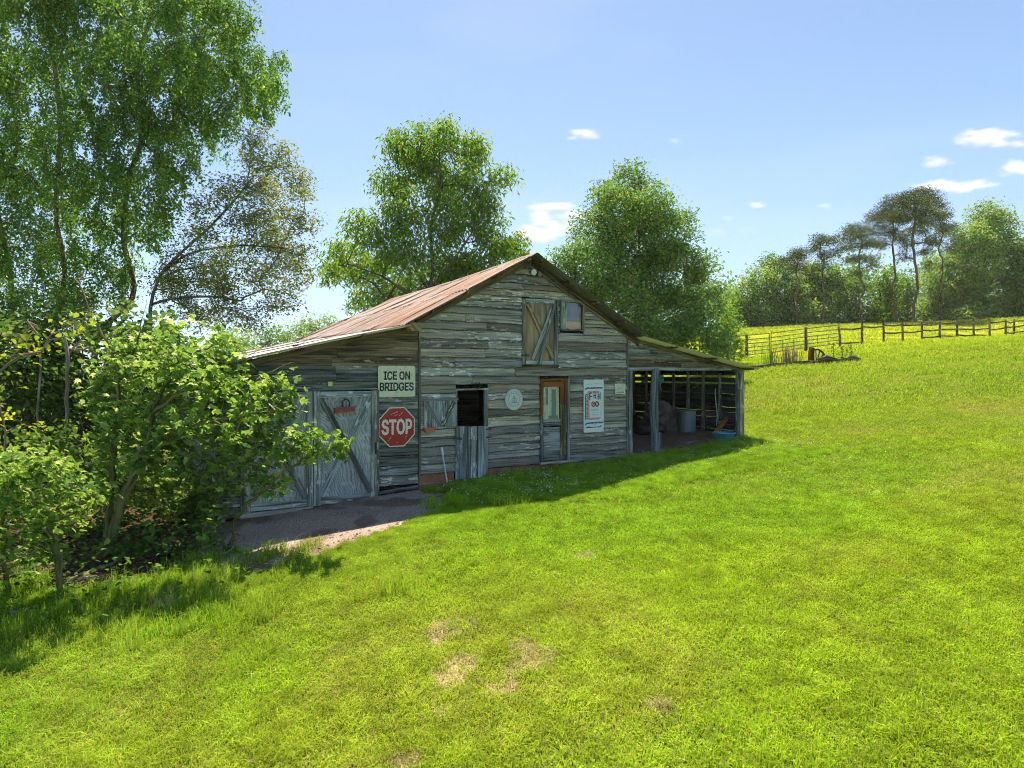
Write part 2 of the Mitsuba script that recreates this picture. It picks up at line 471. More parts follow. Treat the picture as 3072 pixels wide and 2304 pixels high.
for s, z in ((-6, -.45), (-3.3, -.12), (-1.6, -.01), (-.4, .05), (.5, .12), (2.1, .27), (3.4, .33), (5.98, .40), (8, .54), (10.1, .69), (13, 1.0)):
    q = W([s, -.15, 0]); g(q[0], q[1], z)
for s, t, z in ((-3.3, 7.5, .1), (.5, 7.5, .5), (6, 7.5, .8), (10.2, 7.5, 1.3), (10.2, 3.5, 1.0), (-3.3, 3.5, 0), (2, 3.5, .4)):
    q = W([s, t, 0]); g(q[0], q[1], z)
for x, y, z in ((0, 4.5, -.50), (-4, 5, -.85), (4, 5, -.28), (-5, 7.5, -.78), (-1, 8, -.32), (4, 8.5, -.06), (8, 9, .12), (-7.5, 10, -.62), (-4, 10.5, -.2), (10, 13, .5), (15, 15, .9), (7, 14, .30), (-12, 13, -.6),
                (-14, 24, -.5), (-8, 25, -.2), (-25, 40, -.6), (0, 32, 1.0), (9.5, 27, 1.6), (0, -4, -.7), (0, -30, -1.5), (-20, 5, -1.0), (20, 8, 1.2), (12, 33, 2.78), (15, 33, 2.95), (18, 33, 3.2), (24, 33, 3.9), (18, 22, 1.9), (30, 25, 3.3),
                (14.75, 44, 3.3), (19.5, 45, 3.75), (22.0, 47, 4.18), (26.0, 49, 4.48), (33, 52, 4.85), (39.6, 58, 5.3), (46, 60, 5.75), (20, 66, 6.2), (35, 66, 6.9), (50, 68, 7.6), (12, 60, 4.4), (15, 80, 6.5), (60, 90, 9), (90, 60, 8.5),
                (-20, 80, 0), (-60, 60, -1), (5, 80, 3), (30, 120, 8), (-60, 140, 1), (0, 140, 4), (110, 140, 10), (60, 20, 4), (110, 10, 6), (-75, 0, -2), (-70, -20, -2), (60, -20, 1), (40, 38, 5.3)):
    g(x, y, z)
gp = np.array(gp)
GX0, GY0, GN, GM = -80, -30, 201, 181
gxx, gyy = np.meshgrid(np.arange(GN) + GX0, np.arange(GM) + GY0, indexing='ij')
GZ = RBFInterpolator(gp[:, :2], gp[:, 2], kernel='linear', smoothing=.02)(np.stack([gxx.ravel(), gyy.ravel()], 1)).reshape(GN, GM)
GZ = gaussian_filter(GZ, 1.1, mode='nearest')


def G(x, y):
    x, y = np.asarray(x, float), np.asarray(y, float)
    z = map_coordinates(GZ, [np.clip(x - GX0, 0, GN - 1.001).ravel(), np.clip(y - GY0, 0, GM - 1.001).ravel()], order=1).reshape(x.shape)
    return z + (meshkit.fbm(np.stack([x * .5, y * .5, x * 0], -1), 3, 5) - .5) * .10 * np.clip((x * x + y * y - 20) / 200, .25, 1)


def on_ground(u, v):
    """where the sight line of a photo pixel meets the ground"""
    lo = 3.0
    for y in np.linspace(3, 80, 1600):
        q = P(u, v, y)
        if q[2] < G(q[0], q[1]):
            return q
    return P(u, v, 40)


for u, v, rx, ry in BARE:
    q = on_ground(u, v)
    BARE_XY.append((float(q[0]), float(q[1]), rx * .6, ry * 1.4))

xs = np.unique(np.r_[np.linspace(-900, -80, 14), np.arange(-80, -16, 2.0), np.arange(-16, 22, .3), np.arange(22, 60, 1.0), np.arange(60, 120, 4.0), np.linspace(120, 1100, 14)])
ys = np.unique(np.r_[np.linspace(-700, -30, 10), np.arange(-30, 2, 2.0), np.arange(2, 26, .3), np.arange(26, 80, 1.0), np.arange(80, 150, 4.0), np.linspace(150, 1500, 14)])
X, Y = np.meshgrid(xs, ys, indexing='ij')
Z = G(X, Y)
ii, jj = np.meshgrid(np.arange(len(xs) - 1), np.arange(len(ys) - 1), indexing='ij')
q = (ii * len(ys) + jj).ravel()
gf = np.vstack([np.stack([q, q + len(ys), q + len(ys) + 1], 1), np.stack([q, q + len(ys) + 1, q + 1], 1)])
# inside the barn and under the slab the turf drops away below their own floors
S_, T_ = BS(X, Y)
inside = (S_ > -3.0) & (S_ < 9.9) & (T_ > .35) & (T_ < 7.3)
Z = np.where(inside, Z - .25, Z)
apron_in = (S_ > -3.0) & (S_ < .5) & (T_ > -2.2) & (T_ < .3)
Z = np.where(apron_in, Z - .06, Z)
put('lawn', (np.stack([X, Y, Z], -1).reshape(-1, 3), gf), 'turf', smooth=True)
L('lawn', 'mown green lawn rising to a yellow hill on the right', kind='structure')


def sheet(poly_st, lift, nz=18, off=0.0):
    """a sheet over the ground inside a polygon given in barn coordinates"""
    from shapely import Polygon, contains_xy
    pg = Polygon(poly_st)
    s0, t0, s1, t1 = pg.bounds
    tri = trimesh.creation.triangulate_polygon(pg, engine='earcut')
    v2, f2 = np.asarray(tri[0], float), np.asarray(tri[1])
    m = trimesh.Trimesh(np.c_[v2, np.zeros(len(v2))], f2, process=False)
    for _ in range(5):
        m = m.subdivide()
    w = W(np.asarray(m.vertices))
    w[:, 2] = G(w[:, 0], w[:, 1]) + lift
    return w, np.asarray(m.faces)


ap = [(-3.5, .02), (-3.9, -1.6), (-3.6, -2.75), (-2.9, -2.9), (-2.2, -2.72), (-1.5, -2.45), (-.8, -2.2), (-.2, -1.9), (.3, -1.55), (.62, -1.2), (.74, -.85), (.62, -.5), (.48, -.2), (.46, .02)]
put('concrete_apron', sheet(ap, .015), 'aggregate', smooth=True)
L('concrete_apron', 'dark pebbly concrete apron in front of the double doors', kind='structure')
put('dirt_floor', sheet([(6.0, -.1), (10.0, -.1), (10.0, 7.4), (6.0, 7.4)], .012), 'dirt', smooth=True)
L('dirt_floor', 'reddish dirt floor under the open shed roof', kind='structure')
put('barn_floor', sheet([(-3.1, .06), (5.9, .06), (5.9, 7.4), (-3.1, 7.4)], .1), 'dirt', smooth=True)
L('barn_floor', 'dark floor inside the closed part of the barn', kind='structure')
# ---------------------------------------------------------------- the barn
OV = -.42
APX, KL, KR, TL, TR = (FS(*q, OV) for q in ((1611, 761), (1215, 972), (1944, 1010), (672, 1091), (2278, 1107)))
L('barn', 'weathered grey plank barn with rusty roof and open shed on its right side', 'barn')


def line(a, b, s):
    return a[1] + (b[1] - a[1]) * (s - a[0]) / (b[0] - a[0])


def roof_z(s):
    s = np.asarray(s, float)
    return np.minimum(np.where(s < KL[0], line(TL, KL, s), np.where(s < APX[0], line(KL, APX, s), np.where(s < KR[0], line(APX, KR, s), line(KR, TR, s)))), 99)


def sag(t, s=None):
    if s is not None:
        return sag(t) * np.clip(1.15 - np.abs(np.asarray(s) - APX[0]) / 3.0, 0, 1)
    return -.032 * np.maximum(t, 0) - .05 * np.sin(np.clip(t / 7.6, 0, 1) * math.pi)


def corrugated(a, b, t0, t1, rows=6, lift=0.0, amp=.02, flip=False):
    nc = int((t1 - t0) / .153 * 8)
    t = np.linspace(t0, t1, nc + 1)
    k = np.linspace(0, 1, rows + 1)
    end = rng.normal() * .02
    bend = rng.normal(size=2) * .012
    s = a[0] + (b[0] - a[0]) * k * (1 + end / abs(b[0] - a[0]))
    z = a[1] + (b[1] - a[1]) * k * (1 + end / abs(b[0] - a[0])) + lift
    Tm, S = np.meshgrid(t, s, indexing='ij')
    Zm = np.broadcast_to(z, S.shape) + sag(Tm, S) + amp * np.sin(Tm / .153 * 2 * math.pi) + (bend[0] * np.sin(k * 3.1) + np.where(k > .9, bend[1], 0))[None]
    v = np.stack([S, Tm, Zm], -1).reshape(-1, 3)
    ln = math.hypot(b[0] - a[0], b[1] - a[1])
    uv = np.stack([Tm, np.broadcast_to(k * ln, S.shape)], -1).reshape(-1, 2) + np.array([1.0, 0])
    i, j = np.meshgrid(np.arange(nc), np.arange(rows), indexing='ij')
    q = (i * (rows + 1) + j).ravel()
    f = np.vstack([np.stack([q, q + rows + 1, q + rows + 2], 1), np.stack([q, q + rows + 2, q + 1], 1)])
    return v, f, uv


def lerp2(a, b, k):
    return (a[0] + (b[0] - a[0]) * k, a[1] + (b[1] - a[1]) * k)


tt = np.arange(OV, 7.9, .612)
for i, t0 in enumerate(tt):
    t1 = t0 + .64
    up = .006 * (i % 2)
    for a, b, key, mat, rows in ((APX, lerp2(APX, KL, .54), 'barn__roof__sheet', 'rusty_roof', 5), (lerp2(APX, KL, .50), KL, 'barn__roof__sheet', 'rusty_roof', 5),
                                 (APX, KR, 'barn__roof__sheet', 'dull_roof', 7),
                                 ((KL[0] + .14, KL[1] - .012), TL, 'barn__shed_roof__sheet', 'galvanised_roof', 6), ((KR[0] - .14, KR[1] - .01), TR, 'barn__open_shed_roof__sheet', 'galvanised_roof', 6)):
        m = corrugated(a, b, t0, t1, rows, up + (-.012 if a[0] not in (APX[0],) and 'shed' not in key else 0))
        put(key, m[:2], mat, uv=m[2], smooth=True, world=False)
L('barn__shed_roof', 'pale galvanised corrugated shed roof')
# ridge cap
rc = []
for k, (ds, dz) in enumerate(((-.16, -.075), (-.02, .008), (.02, .008), (.16, -.075))):
    rc.append((ds, dz))
n = 24
tr_ = np.linspace(OV - .02, 7.92, n)
v = np.array([(APX[0] + ds, t, APX[1] + .014 + dz + float(sag(t)) + .004 * math.sin(t * 5)) for t in tr_ for ds, dz in rc])
uvc = np.array([(t + 1, ds + .3) for t in tr_ for ds, dz in rc])
f = []
for i in range(n - 1):
    for j in range(3):
        q = i * 4 + j
        f += [(q, q + 4, q + 5), (q, q + 5, q + 1)]
put('barn__ridge_cap', (v, np.array(f)), 'rusty_roof', uv=uvc, world=False)

# purlins under the sheets, their ends showing at the overhang
for a, b, ks in ((APX, KL, (.06, .3, .55, .8, .96)), (APX, KR, (.06, .3, .55, .8, .96)), (KL, TL, (.25, .6, .95)), (KR, TR, (.25, .6, .95))):
    nrm = np.array([-(b[1] - a[1]), 0, b[0] - a[0]]); nrm = nrm / np.linalg.norm(nrm)
    nrm = nrm if nrm[2] > 0 else -nrm
    for k in ks:
        c = lerp2(a, b, k)
        p0 = np.array([c[0], OV + .03, c[1]]) - nrm * .04
        p1 = np.array([c[0], 7.8, c[1] + float(sag(7.8, c[0]))]) - nrm * .04
        pm = np.array([c[0], 3.8, c[1] + float(sag(3.8, c[0]))]) - nrm * .04
        b1, b2 = beam(p0, pm, .09, .04, np.cross(nrm, [0, 1, 0])), beam(pm, p1, .09, .04, np.cross(nrm, [0, 1, 0]))
        m = join([b1, b2])
        put('barn__purlin', m[:2], 'brown_wood', uv=m[2], world=False)


def rafter(s0, s1, t, drop, w, d, mat, key):
    m = beam((s0, t, float(roof_z(s0)) - drop), (s1, t, float(roof_z(s1)) - drop), w, d, (0, 0, 1), 5, .003)
    put(key, m[:2], mat, uv=m[2], world=False)


# rake boards against the gable wall and along the roof's edge
rafter(APX[0] + .03, 6.35, -.045, .14, .13, .03, 'brown_wood', 'barn__rake_board')
rafter(APX[0] + .10, 6.3, -.085, .105, .07, .035, 'brown_wood', 'barn__rake_board')
rafter(.42, APX[0] - .03, -.045, .14, .13, .03, 'brown_wood', 'barn__rake_board')
rafter(KL[0] - .1, .46, -.04, .10, .10, .03, 'brown_wood', 'barn__rake_board') if False else None
rafter(TL[0] + .12, KL[0] + .05, -.05, .10, .11, .035, 'brown_wood', 'barn__rake_board')
rafter(KR[0], 10.1, -.05, .085, .09, .035, 'brown_wood', 'barn__rake_board')
rafter(9.9, TR[0] - .35, -.09, .12, .10, .045, 'trim_wood', 'barn__rafter_tail')
m = block(.16, .40, -.36, .0, 3.30, 3.46, 2, .004)
put('barn__plate_beam', m[:2], 'tan_wood', uv=m[2], world=False)

# front wall: lapped boards, row by row, cut round the openings
ROWS = [.42, .61, .78, .96, 1.15, 1.32, 1.52, 1.69, 1.89, 2.04, 2.22, 2.40, 2.59, 2.79, 2.98, 3.18, 3.37, 3.54, 3.71, 3.87, 4.01, 4.14, 4.30, 4.45, 4.63, 4.79, 4.93, 5.06]
HOLES = [(1.33, 2.10, .25, 2.12), (3.42, 4.22, .43, 2.34), (2.95, 3.92, 2.61, 4.13), (3.97, 4.66, 3.44, 4.14)]
MAIN0, MAIN1 = .5, 5.98


def gable_span(z, d=.05):
    zz = z + d
    left = APX[0] - (APX[1] - zz) / (APX[1] - KL[1]) * (APX[0] - KL[0])
    right = APX[0] + (APX[1] - zz) / (APX[1] - KR[1]) * (KR[0] - APX[0])
    return max(MAIN0, left), min(MAIN1, right)


def cut(a, b, zb, zt):
    """the stretches of [a, b] that no opening takes"""
    out = [(a, b)]
    for h0, h1, z0, z1 in HOLES:
        if zb + .04 < z1 and zt - .04 > z0:
            out = [q for (x, y) in out for q in ((x, min(y, h0)), (max(x, h1), y)) if q[1] - q[0] > .03]
    return out


for i in range(len(ROWS) - 1):
    zb, zt = ROWS[i], ROWS[i + 1] + .022
    a0, a1 = gable_span(zb)
    c0, c1 = gable_span(min(zt, 5.08))
    if a1 - a0 < .15:
        continue
    spans = cut(a0, a1, zb, ROWS[i + 1])
    for (x, y) in spans:
        lim = y - x
        pieces = [(x, y)]
        if lim > 2.3:
            k = x + lim * rng.uniform(.3, .7)
            pieces = [(x, k - .003), (k + .003, y)]
        for (p, q) in pieces:
            dz = rng.normal() * .007
            tp, tq = max(p, c0) if p == a0 else p, min(q, c1) if q == a1 else q
            if tq <= tp:
                tp = tq = (tp + tq) / 2
            m = siding(p, q, tp, tq, zb + dz, min(zt, 5.08), out=rng.uniform(.032, .05), n=max(3, int((q - p) * 5)), wave=.0055)
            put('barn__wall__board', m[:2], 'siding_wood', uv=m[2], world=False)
# tight boards behind the laps so that no light leaks through
m = join([block(s0, s1, .05, .062, z0, z1) for s0, s1, z0, z1 in ((.5, 1.33, .4, 3.4), (1.33, 2.1, 2.12, 3.4), (2.10, 3.42, .4, 3.4), (3.42, 4.22, 2.34, 3.4), (4.22, 5.98, .4, 3.4))])
gb = [np.array([(.5, .056, 3.4), (5.98, .056, 3.4), (APX[0], .056, APX[1] - .06)])]
m = join([m, (gb[0], np.array([[0, 1, 2]]))])
put('barn__wall__sheathing', m[:2], 'dark_wood', uv=m[2], world=False)
L('barn__wall', 'lapped siding of curling grey boards with flecks of old white paint')
for x in (MAIN0, MAIN1):
    top = float(roof_z(x)) - .12
    m = block(x - .022, x + .022, -.045, .0, .40 if x < 2 else .36, top, 6, .003)
    put('barn__corner_board', m[:2], 'board_wood', uv=m[2], world=False)

# left shed front: above and beside the double doors
LROWS = [2.17, 2.31, 2.45, 2.61, 2.77, 2.94, 3.11, 3.27]
SL = -3.30


def shed_left(z, d=.05):
    if z + d >= KL[1]:
        return KL[0]
    return max(SL, KL[0] - (KL[1] - z - d) / (KL[1] - TL[1]) * (KL[0] - TL[0]))


for i, zb in enumerate(LROWS):
    zt = (LROWS[i + 1] if i + 1 < len(LROWS) else 3.40) + .015
    a0, c0 = shed_left(zb), shed_left(zt)
    for (p, q) in ((a0, -1.3 + rng.normal() * .3), (None, MAIN0)):
        if p is None:
            p = last + .005
        last = q
        if q - p < .2:
            q = MAIN0; last = q
            if MAIN0 - p < .2: continue
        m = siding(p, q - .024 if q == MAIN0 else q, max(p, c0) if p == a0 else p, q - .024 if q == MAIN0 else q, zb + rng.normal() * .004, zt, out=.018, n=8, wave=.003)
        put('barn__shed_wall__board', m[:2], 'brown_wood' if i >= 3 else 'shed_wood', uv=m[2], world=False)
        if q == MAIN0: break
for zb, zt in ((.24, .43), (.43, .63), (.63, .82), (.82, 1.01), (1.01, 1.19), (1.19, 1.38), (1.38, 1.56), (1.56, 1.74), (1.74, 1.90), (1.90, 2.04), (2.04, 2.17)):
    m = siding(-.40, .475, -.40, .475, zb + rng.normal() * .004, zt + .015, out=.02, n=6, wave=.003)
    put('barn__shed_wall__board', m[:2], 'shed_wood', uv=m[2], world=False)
zb = -.08
while zb < 2.7:
    zt = min(zb + .185, 2.75)
    m = siding(SL, -2.90, max(SL, shed_left(zt) if zt > 2.4 else SL), -2.90, zb, zt + .015, out=.02, n=4, wave=.003)
    if zb < 2.15:
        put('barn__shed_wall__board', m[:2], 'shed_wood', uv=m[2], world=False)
    zb += .185
m = beam((-.40, -.02, .10), (.47, -.02, .155), .11, .03, (0, 0, 1), 4, .004)
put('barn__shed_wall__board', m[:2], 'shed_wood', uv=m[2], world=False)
m = join([block(-.4, .48, .05, .06, .2, 3.3), block(-3.3, -.4, .05, .06, 2.15, 2.72), block(-2.0, .45, .05, .06, 2.7, 3.0), block(-3.3, -2.9, .05, .06, -.1, 2.6)])
put('barn__shed_wall__sheathing', m[:2], 'dark_wood', uv=m[2], world=False)

# right shed: boards above the opening
RR = [2.60, 2.71, 2.83, 2.97, 3.12, 3.26]
for i in range(5):
    zb, zt = RR[i], RR[i + 1] + .02
    e0 = KR[0] + (KR[1] - zb - .05) / (KR[1] - TR[1]) * (TR[0] - KR[0])
    e1 = KR[0] + (KR[1] - min(zt, 3.28) - .05) / (KR[1] - TR[1]) * (TR[0] - KR[0])
    e0, e1 = min(e0, 10.12), min(e1, 10.12)
    if i < 4:
        k = 6.0 + (e0 - 6.0) * rng.uniform(.25, .6)
        prs = ((6.004, k - .004), (k + .004, e0))
    else:
        prs = ((6.004, e0),)
    for (p, q_) in prs:
        m = siding(p, q_, p, e1 if q_ == e0 else q_, zb + rng.normal() * .004, zt, out=.026, n=8, wave=.004)
        put('barn__open_shed_wall__board', m[:2], 'trim_wood' if i > 1 else 'brown_wood', uv=m[2], world=False)
m = join([block(6.0, 10.1, .04, .05, 2.58, 2.66), block(6.0, 8.9, .04, .05, 2.66, 2.86), block(6.0, 7.6, .04, .05, 2.86, 3.1)])
put('barn__open_shed_wall__sheathing', m[:2], 'dark_wood', uv=m[2], world=False)
m = beam((6.0, -.012, 2.565), (10.42, -.012, 2.572), .075, .05, (0, 0, 1), 8, .003)
put('barn__header_beam', m[:2], 'trim_wood', uv=m[2], world=False)

# clay block footing, course by course
for (s0, s1, zt, rows) in ((.5, 1.30, .42, 3), (1.30, 2.10, .24, 2), (2.10, 3.42, .42, 2), (3.42, 4.22, .41, 1), (4.22, 5.96, .41, 1)):
    for r in range(rows):
        z1 = zt - r * .2
        x = s0 - (.17 if r % 2 else 0)
        while x < s1 - .02:
            x0, x1 = max(x, s0), min(x + .40, s1)
            if x1 - x0 > .03:
                m = block(x0 + .006, x1 - .006, .0 + rng.normal() * .002, .2, z1 - .19, z1 - .006)
                put('barn__footing__clay_block', m[:2], 'clay_block', world=False)
            x += .40
    m = block(s0, s1, .012, .19, zt - rows * .2 - .02, zt - .003)
    put('barn__footing__mortar', m[:2], 'mortar', world=False)

# ---- double doors of the left shed
def rail(key, p0, p1, w, d, mat, side=(0, 0, 1), n=4, wob=.002):
    m = beam(p0, p1, w, d, side, n, wob)
    return put(key, m[:2], mat, uv=m[2], world=False)


for nm, x0, x1, mirror in (('barn__door', -1.64, -.41, False), ('barn__door_001', -2.88, -1.66, True)):
    zb0, zt0 = .0, 2.135
    m = block(x0 + .05, x1 - .05, -.008, .012, zb0 + .05, zt0 - .02)
    m = (m[0], m[1], np.c_[m[2][:, 0] * 1.0 + m[0][:, 2] * 1.0, m[0][:, 0] - x0])
    put(nm + '__panel', m[:2], 'weathered_plywood', uv=m[2], world=False)
    for x in (x0 + .065, x1 - .05):
        rail(nm + '__stile', (x, -.03, zb0), (x, -.03, zt0), .12, .03, 'door_wood', (1, 0, 0))
    rail(nm + '__rail', (x0 + .13, -.03, zt0 - .065), (x1 - .11, -.03, zt0 - .065), .11, .03, 'door_wood')
    rail(nm + '__rail', (x0 + .13, -.03, zb0 + .08), (x1 - .11, -.03, zb0 + .08), .13, .03, 'door_wood')
    xa, xb = x0 + .15, x1 - .12
    rail(nm + '__brace', (xb, -.028, 2.0), (xa, -.028, .17), .10, .022, 'door_wood', (1, 0, .5))
    rail(nm + '__brace', (xa, -.052, 2.0), (xb, -.052, .17), .10, .026, 'board_wood', (1, 0, -.5))
rail('barn__door__latch_post', (-.435, -.052, .9), (-.435, -.052, 1.12), .03, .02, 'iron', (1, 0, 0), 1, 0)
rail('barn__door_sill', (-2.95, -.06, -.055), (-1.66, -.06, -.045), .10, .06, 'pale_wood')
rail('barn__lintel', (-2.95, -.035, 2.165), (-.40, -.035, 2.165), .035, .05, 'trim_wood')
rail('barn__door_post', (-.385, -.03, .05), (-.385, -.03, 2.15), .04, .06, 'board_wood', (1, 0, 0))
rail('barn__door_post', (-2.905, -.03, -.1), (-2.905, -.03, 2.15), .05, .06, 'board_wood', (1, 0, 0))

# ---- boarded shutter
L('barn__shutter', 'closed shutter of bare boards with a V brace')
x = .585
while x < 1.32:
    w = min(rng.uniform(.10, .15), 1.325 - x)
    rail('barn__shutter__board', (x + w / 2, -.05, 1.36), (x + w / 2, -.05, 1.905 + rng.normal() * .004), w - .006, .02, 'door_wood', (1, 0, 0), 4, .002)
    x += w
rail('barn__shutter__brace', (.63, -.07, 1.88), (.95, -.07, 1.39), .075, .02, 'trim_wood', (1, 0, .6))
rail('barn__shutter__brace', (1.27, -.07, 1.88), (.99, -.07, 1.39), .10, .02, 'board_wood', (1, 0, .6))
rail('barn__shutter__frame', (.54, -.06, 1.93), (1.36, -.06, 1.925), .05, .03, 'trim_wood')

# ---- half door: open above, plank leaf below
rail('barn__half_door__jamb', (2.055, .0, .3), (2.055, .0, 2.12), .09, .05, 'trim_wood', (1, 0, 0))
rail('barn__half_door__jamb', (1.345, .0, .3), (1.345, .0, 2.12), .03, .05, 'board_wood', (1, 0, 0))
rail('barn__half_door__head', (1.32, -.005, 2.125), (2.11, -.005, 2.13), .035, .06, 'trim_wood')
for a, b, mt in ((1.30, 1.585, 'door_wood'), (1.60, 1.655, 'board_wood'), (1.66, 1.80, 'door_wood'), (1.825, 2.085, 'door_wood')):
    rail('barn__half_door__board', ((a + b) / 2, -.05, .25), ((a + b) / 2, -.05, 1.355 + rng.normal() * .006), b - a - .008, .025, mt, (1, 0, 0), 5, .002)
m = block(1.31, 2.08, -.036, -.022, .27, 1.35)
put('barn__half_door__backing', m[:2], 'dark_wood', uv=m[2], world=False)
for z in (1.27, 1.10):
    rail('barn__half_door__hinge', (2.02, -.068, z), (2.16, -.068, z + .004), .025, .01, 'iron', n=1, wob=0)
rail('barn__half_door__hinge', (1.25, -.066, 1.12), (1.44, -.066, 1.10), .045, .01, 'iron', n=1, wob=0)

# ---- entry door
L('barn__entry_door', 'narrow glazed door in a red brown frame')
rail('barn__entry_door__jamb', (3.445, -.03, .43), (3.445, -.03, 1.5), .045, .09, 'trim_wood', (1, 0, 0))
rail('barn__entry_door__jamb', (3.445, -.03, 1.5), (3.445, -.03, 2.34), .045, .09, 'red_wood', (1, 0, 0))
rail('barn__entry_door__jamb', (4.20, -.03, .43), (4.20, -.03, 2.34), .045, .09, 'trim_wood', (1, 0, 0))
rail('barn__entry_door__head', (3.47, -.03, 2.32), (4.18, -.03, 2.32), .045, .09, 'red_wood')
rail('barn__entry_door__sill', (3.40, -.05, .45), (4.24, -.05, .445), .05, .12, 'pale_wood')
rail('barn__entry_door__stile', (3.495, -.01, .49), (3.495, -.01, 2.29), .06, .035, 'brown_wood', (1, 0, 0))
rail('barn__entry_door__stile', (4.085, -.01, .49), (4.085, -.01, 1.75), .18, .035, 'brown_wood', (1, 0, 0))
rail('barn__entry_door__stile', (4.085, -.01, 1.75), (4.085, -.01, 2.29), .18, .035, 'red_wood', (1, 0, 0))
rail('barn__entry_door__rail', (3.525, -.01, 2.225), (3.995, -.01, 2.225), .13, .035, 'red_wood')
rail('barn__entry_door__rail', (3.525, -.01, 1.35), (3.995, -.01, 1.35), .14, .035, 'trim_wood')
rail('barn__entry_door__rail', (3.525, -.01, .73), (3.995, -.01, .73), .06, .035, 'trim_wood')
m = block(3.52, 4.0, .002, .012, 1.22, 1.28); put('barn__entry_door__panel', m[:2], 'dark_wood', uv=m[2], world=False)
m = block(3.52, 4.0, .0, .01, .76, 1.24); put('barn__entry_door__panel', m[:2], 'door_wood', uv=m[2], world=False)
m = block(3.52, 4.0, .0, .01, .49, .70); put('barn__entry_door__panel', m[:2], 'board_wood', uv=m[2], world=False)


def pane(key, s0, s1, t, z0, z1):
    put(key, (np.array([(s0, t, z0), (s1, t, z0), (s1, t, z1), (s0, t, z1)]), np.array([[0, 1, 2], [0, 2, 3]])), 'glass', world=False)


pane('barn__entry_door__pane', 3.525, 3.995, -.002, 1.42, 2.16)
# curtain: a hanging pleated cloth behind the pane
cs_ = np.linspace(3.50, 4.0, 60)
cz = np.linspace(1.40, 2.18, 8)
cv = np.array([(s, .035 + .012 * math.sin(s * 70 + z * 2) + .006 * math.sin(s * 170), z) for s in cs_ for z in cz])
cf = []
for i in range(59):
    for j in range(7):
        q = i * 8 + j
        cf += [(q, q + 8, q + 9), (q, q + 9, q + 1)]
put('barn__entry_door__curtain', (cv, np.array(cf)), 'curtain', uv=np.c_[cv[:, 0] * 3, cv[:, 2] * 3], smooth=True, world=False)
m = join([block(3.62, 3.68, .02, .03, 1.75, 2.12), block(3.78, 3.9, .018, .028, 1.47, 2.10), block(3.7, 3.95, .016, .026, 1.43, 1.5)])
put('barn__entry_door__hanging_cloth', m[:2], 'curtain_blue', world=False)

# ---- hay loft door and window
L('barn__hay_door', 'loft hatch of stained tan plywood with crossed braces')
m = block(3.0, 3.88, -.012, .012, 2.64, 4.11)
put('barn__hay_door__panel', m[:2], 'stained_plywood', uv=np.c_[m[0][:, 2] * 1.0 + 3, m[0][:, 0]], world=False)
rail('barn__hay_door__stile', (3.0, -.03, 2.62), (3.0, -.03, 4.12), .09, .03, 'trim_wood', (1, 0, 0))
rail('barn__hay_door__stile', (3.87, -.03, 2.62), (3.87, -.03, 4.13), .10, .03, 'trim_wood', (1, 0, 0))
rail('barn__hay_door__rail', (3.05, -.028, 4.07), (3.82, -.028, 4.075), .10, .028, 'door_wood')
rail('barn__hay_door__rail', (3.05, -.03, 2.70), (3.80, -.03, 2.70), .08, .03, 'pale_wood')
rail('barn__hay_door__sill', (2.94, -.04, 2.635), (3.93, -.04, 2.63), .05, .06, 'brown_wood')
rail('barn__hay_door__brace', (3.09, -.046, 4.0), (3.77, -.046, 2.80), .085, .022, 'tan_wood', (1, 0, .4))
rail('barn__hay_door__brace', (3.77, -.07, 3.98), (3.22, -.07, 2.76), .10, .022, 'door_wood', (1, 0, -.4))
rail('barn__hay_door__prop_bar', (3.775, -.11, 4.02), (3.36, -.11, 2.67), .07, .05, 'board_wood', (1, 0, -.4), 1, 0)
rail('barn__hay_door__hinge', (2.93, -.05, 2.86), (3.12, -.05, 2.86), .04, .012, 'iron', n=1, wob=0)
rail('barn__window__frame', (3.985, -.03, 3.45), (3.985, -.03, 4.14), .03, .06, 'trim_wood', (1, 0, 0))
rail('barn__window__board', (4.085, -.02, 3.46), (4.085, -.02, 4.10), .15, .02, 'pale_wood', (1, 0, 0))
rail('barn__window__frame', (4.64, -.035, 3.45), (4.64, -.035, 4.16), .035, .06, 'tan_wood', (1, 0, 0))
rail('barn__window__frame', (4.0, -.035, 4.115), (4.62, -.035, 4.12), .04, .06, 'pale_wood')
rail('barn__window__frame', (4.0, -.035, 3.455), (4.62, -.035, 3.455), .03, .06, 'brown_wood')
pane('barn__window__pane', 4.16, 4.625, -.01, 3.47, 4.10)
m = block(4.14, 4.63, .03, .036, 3.66, 4.11); put('barn__window__backing', m[:2], 'painted_reflection', world=False)  # added sheet behind the pane, its colour stands in for the reflection
pts = np.array([(4.17, .02, 3.66), (4.17, .02, 3.52), (4.36, .02, 3.46), (4.5, .022, 3.50), (4.62, .02, 3.49), (4.62, .03, 3.66), (4.4, .012, 3.6)])
put('barn__window__paper', (pts, np.array([[6, 0, 1], [6, 1, 2], [6, 2, 3], [6, 3, 4], [6, 4, 5], [6, 5, 0]])), 'paper_orange', world=False)

# ---- other walls, posts, inside of the open shed
def plainwall(key, pts, mat='dark_wood'):
    v = np.array(pts, float)
    n_ = np.cross(v[1] - v[0], v[2] - v[0]); n_ = n_ / np.linalg.norm(n_) * .02
    v = np.vstack([v, v + n_])
    f = [(0, 1, 2), (0, 2, 3), (4, 6, 5), (4, 7, 6)]
    for j in range(4):
        k = (j + 1) % 4
        f += [(j, 4 + j, 4 + k), (j, 4 + k, k)]
    d = v - v[0]
    put(key, (v, np.array(f)), mat, uv=np.c_[np.abs(d[:, 0]) + np.abs(d[:, 1]) + 20 * (PID[0] + 5), d[:, 2]], world=False)
    PID[0] += 10


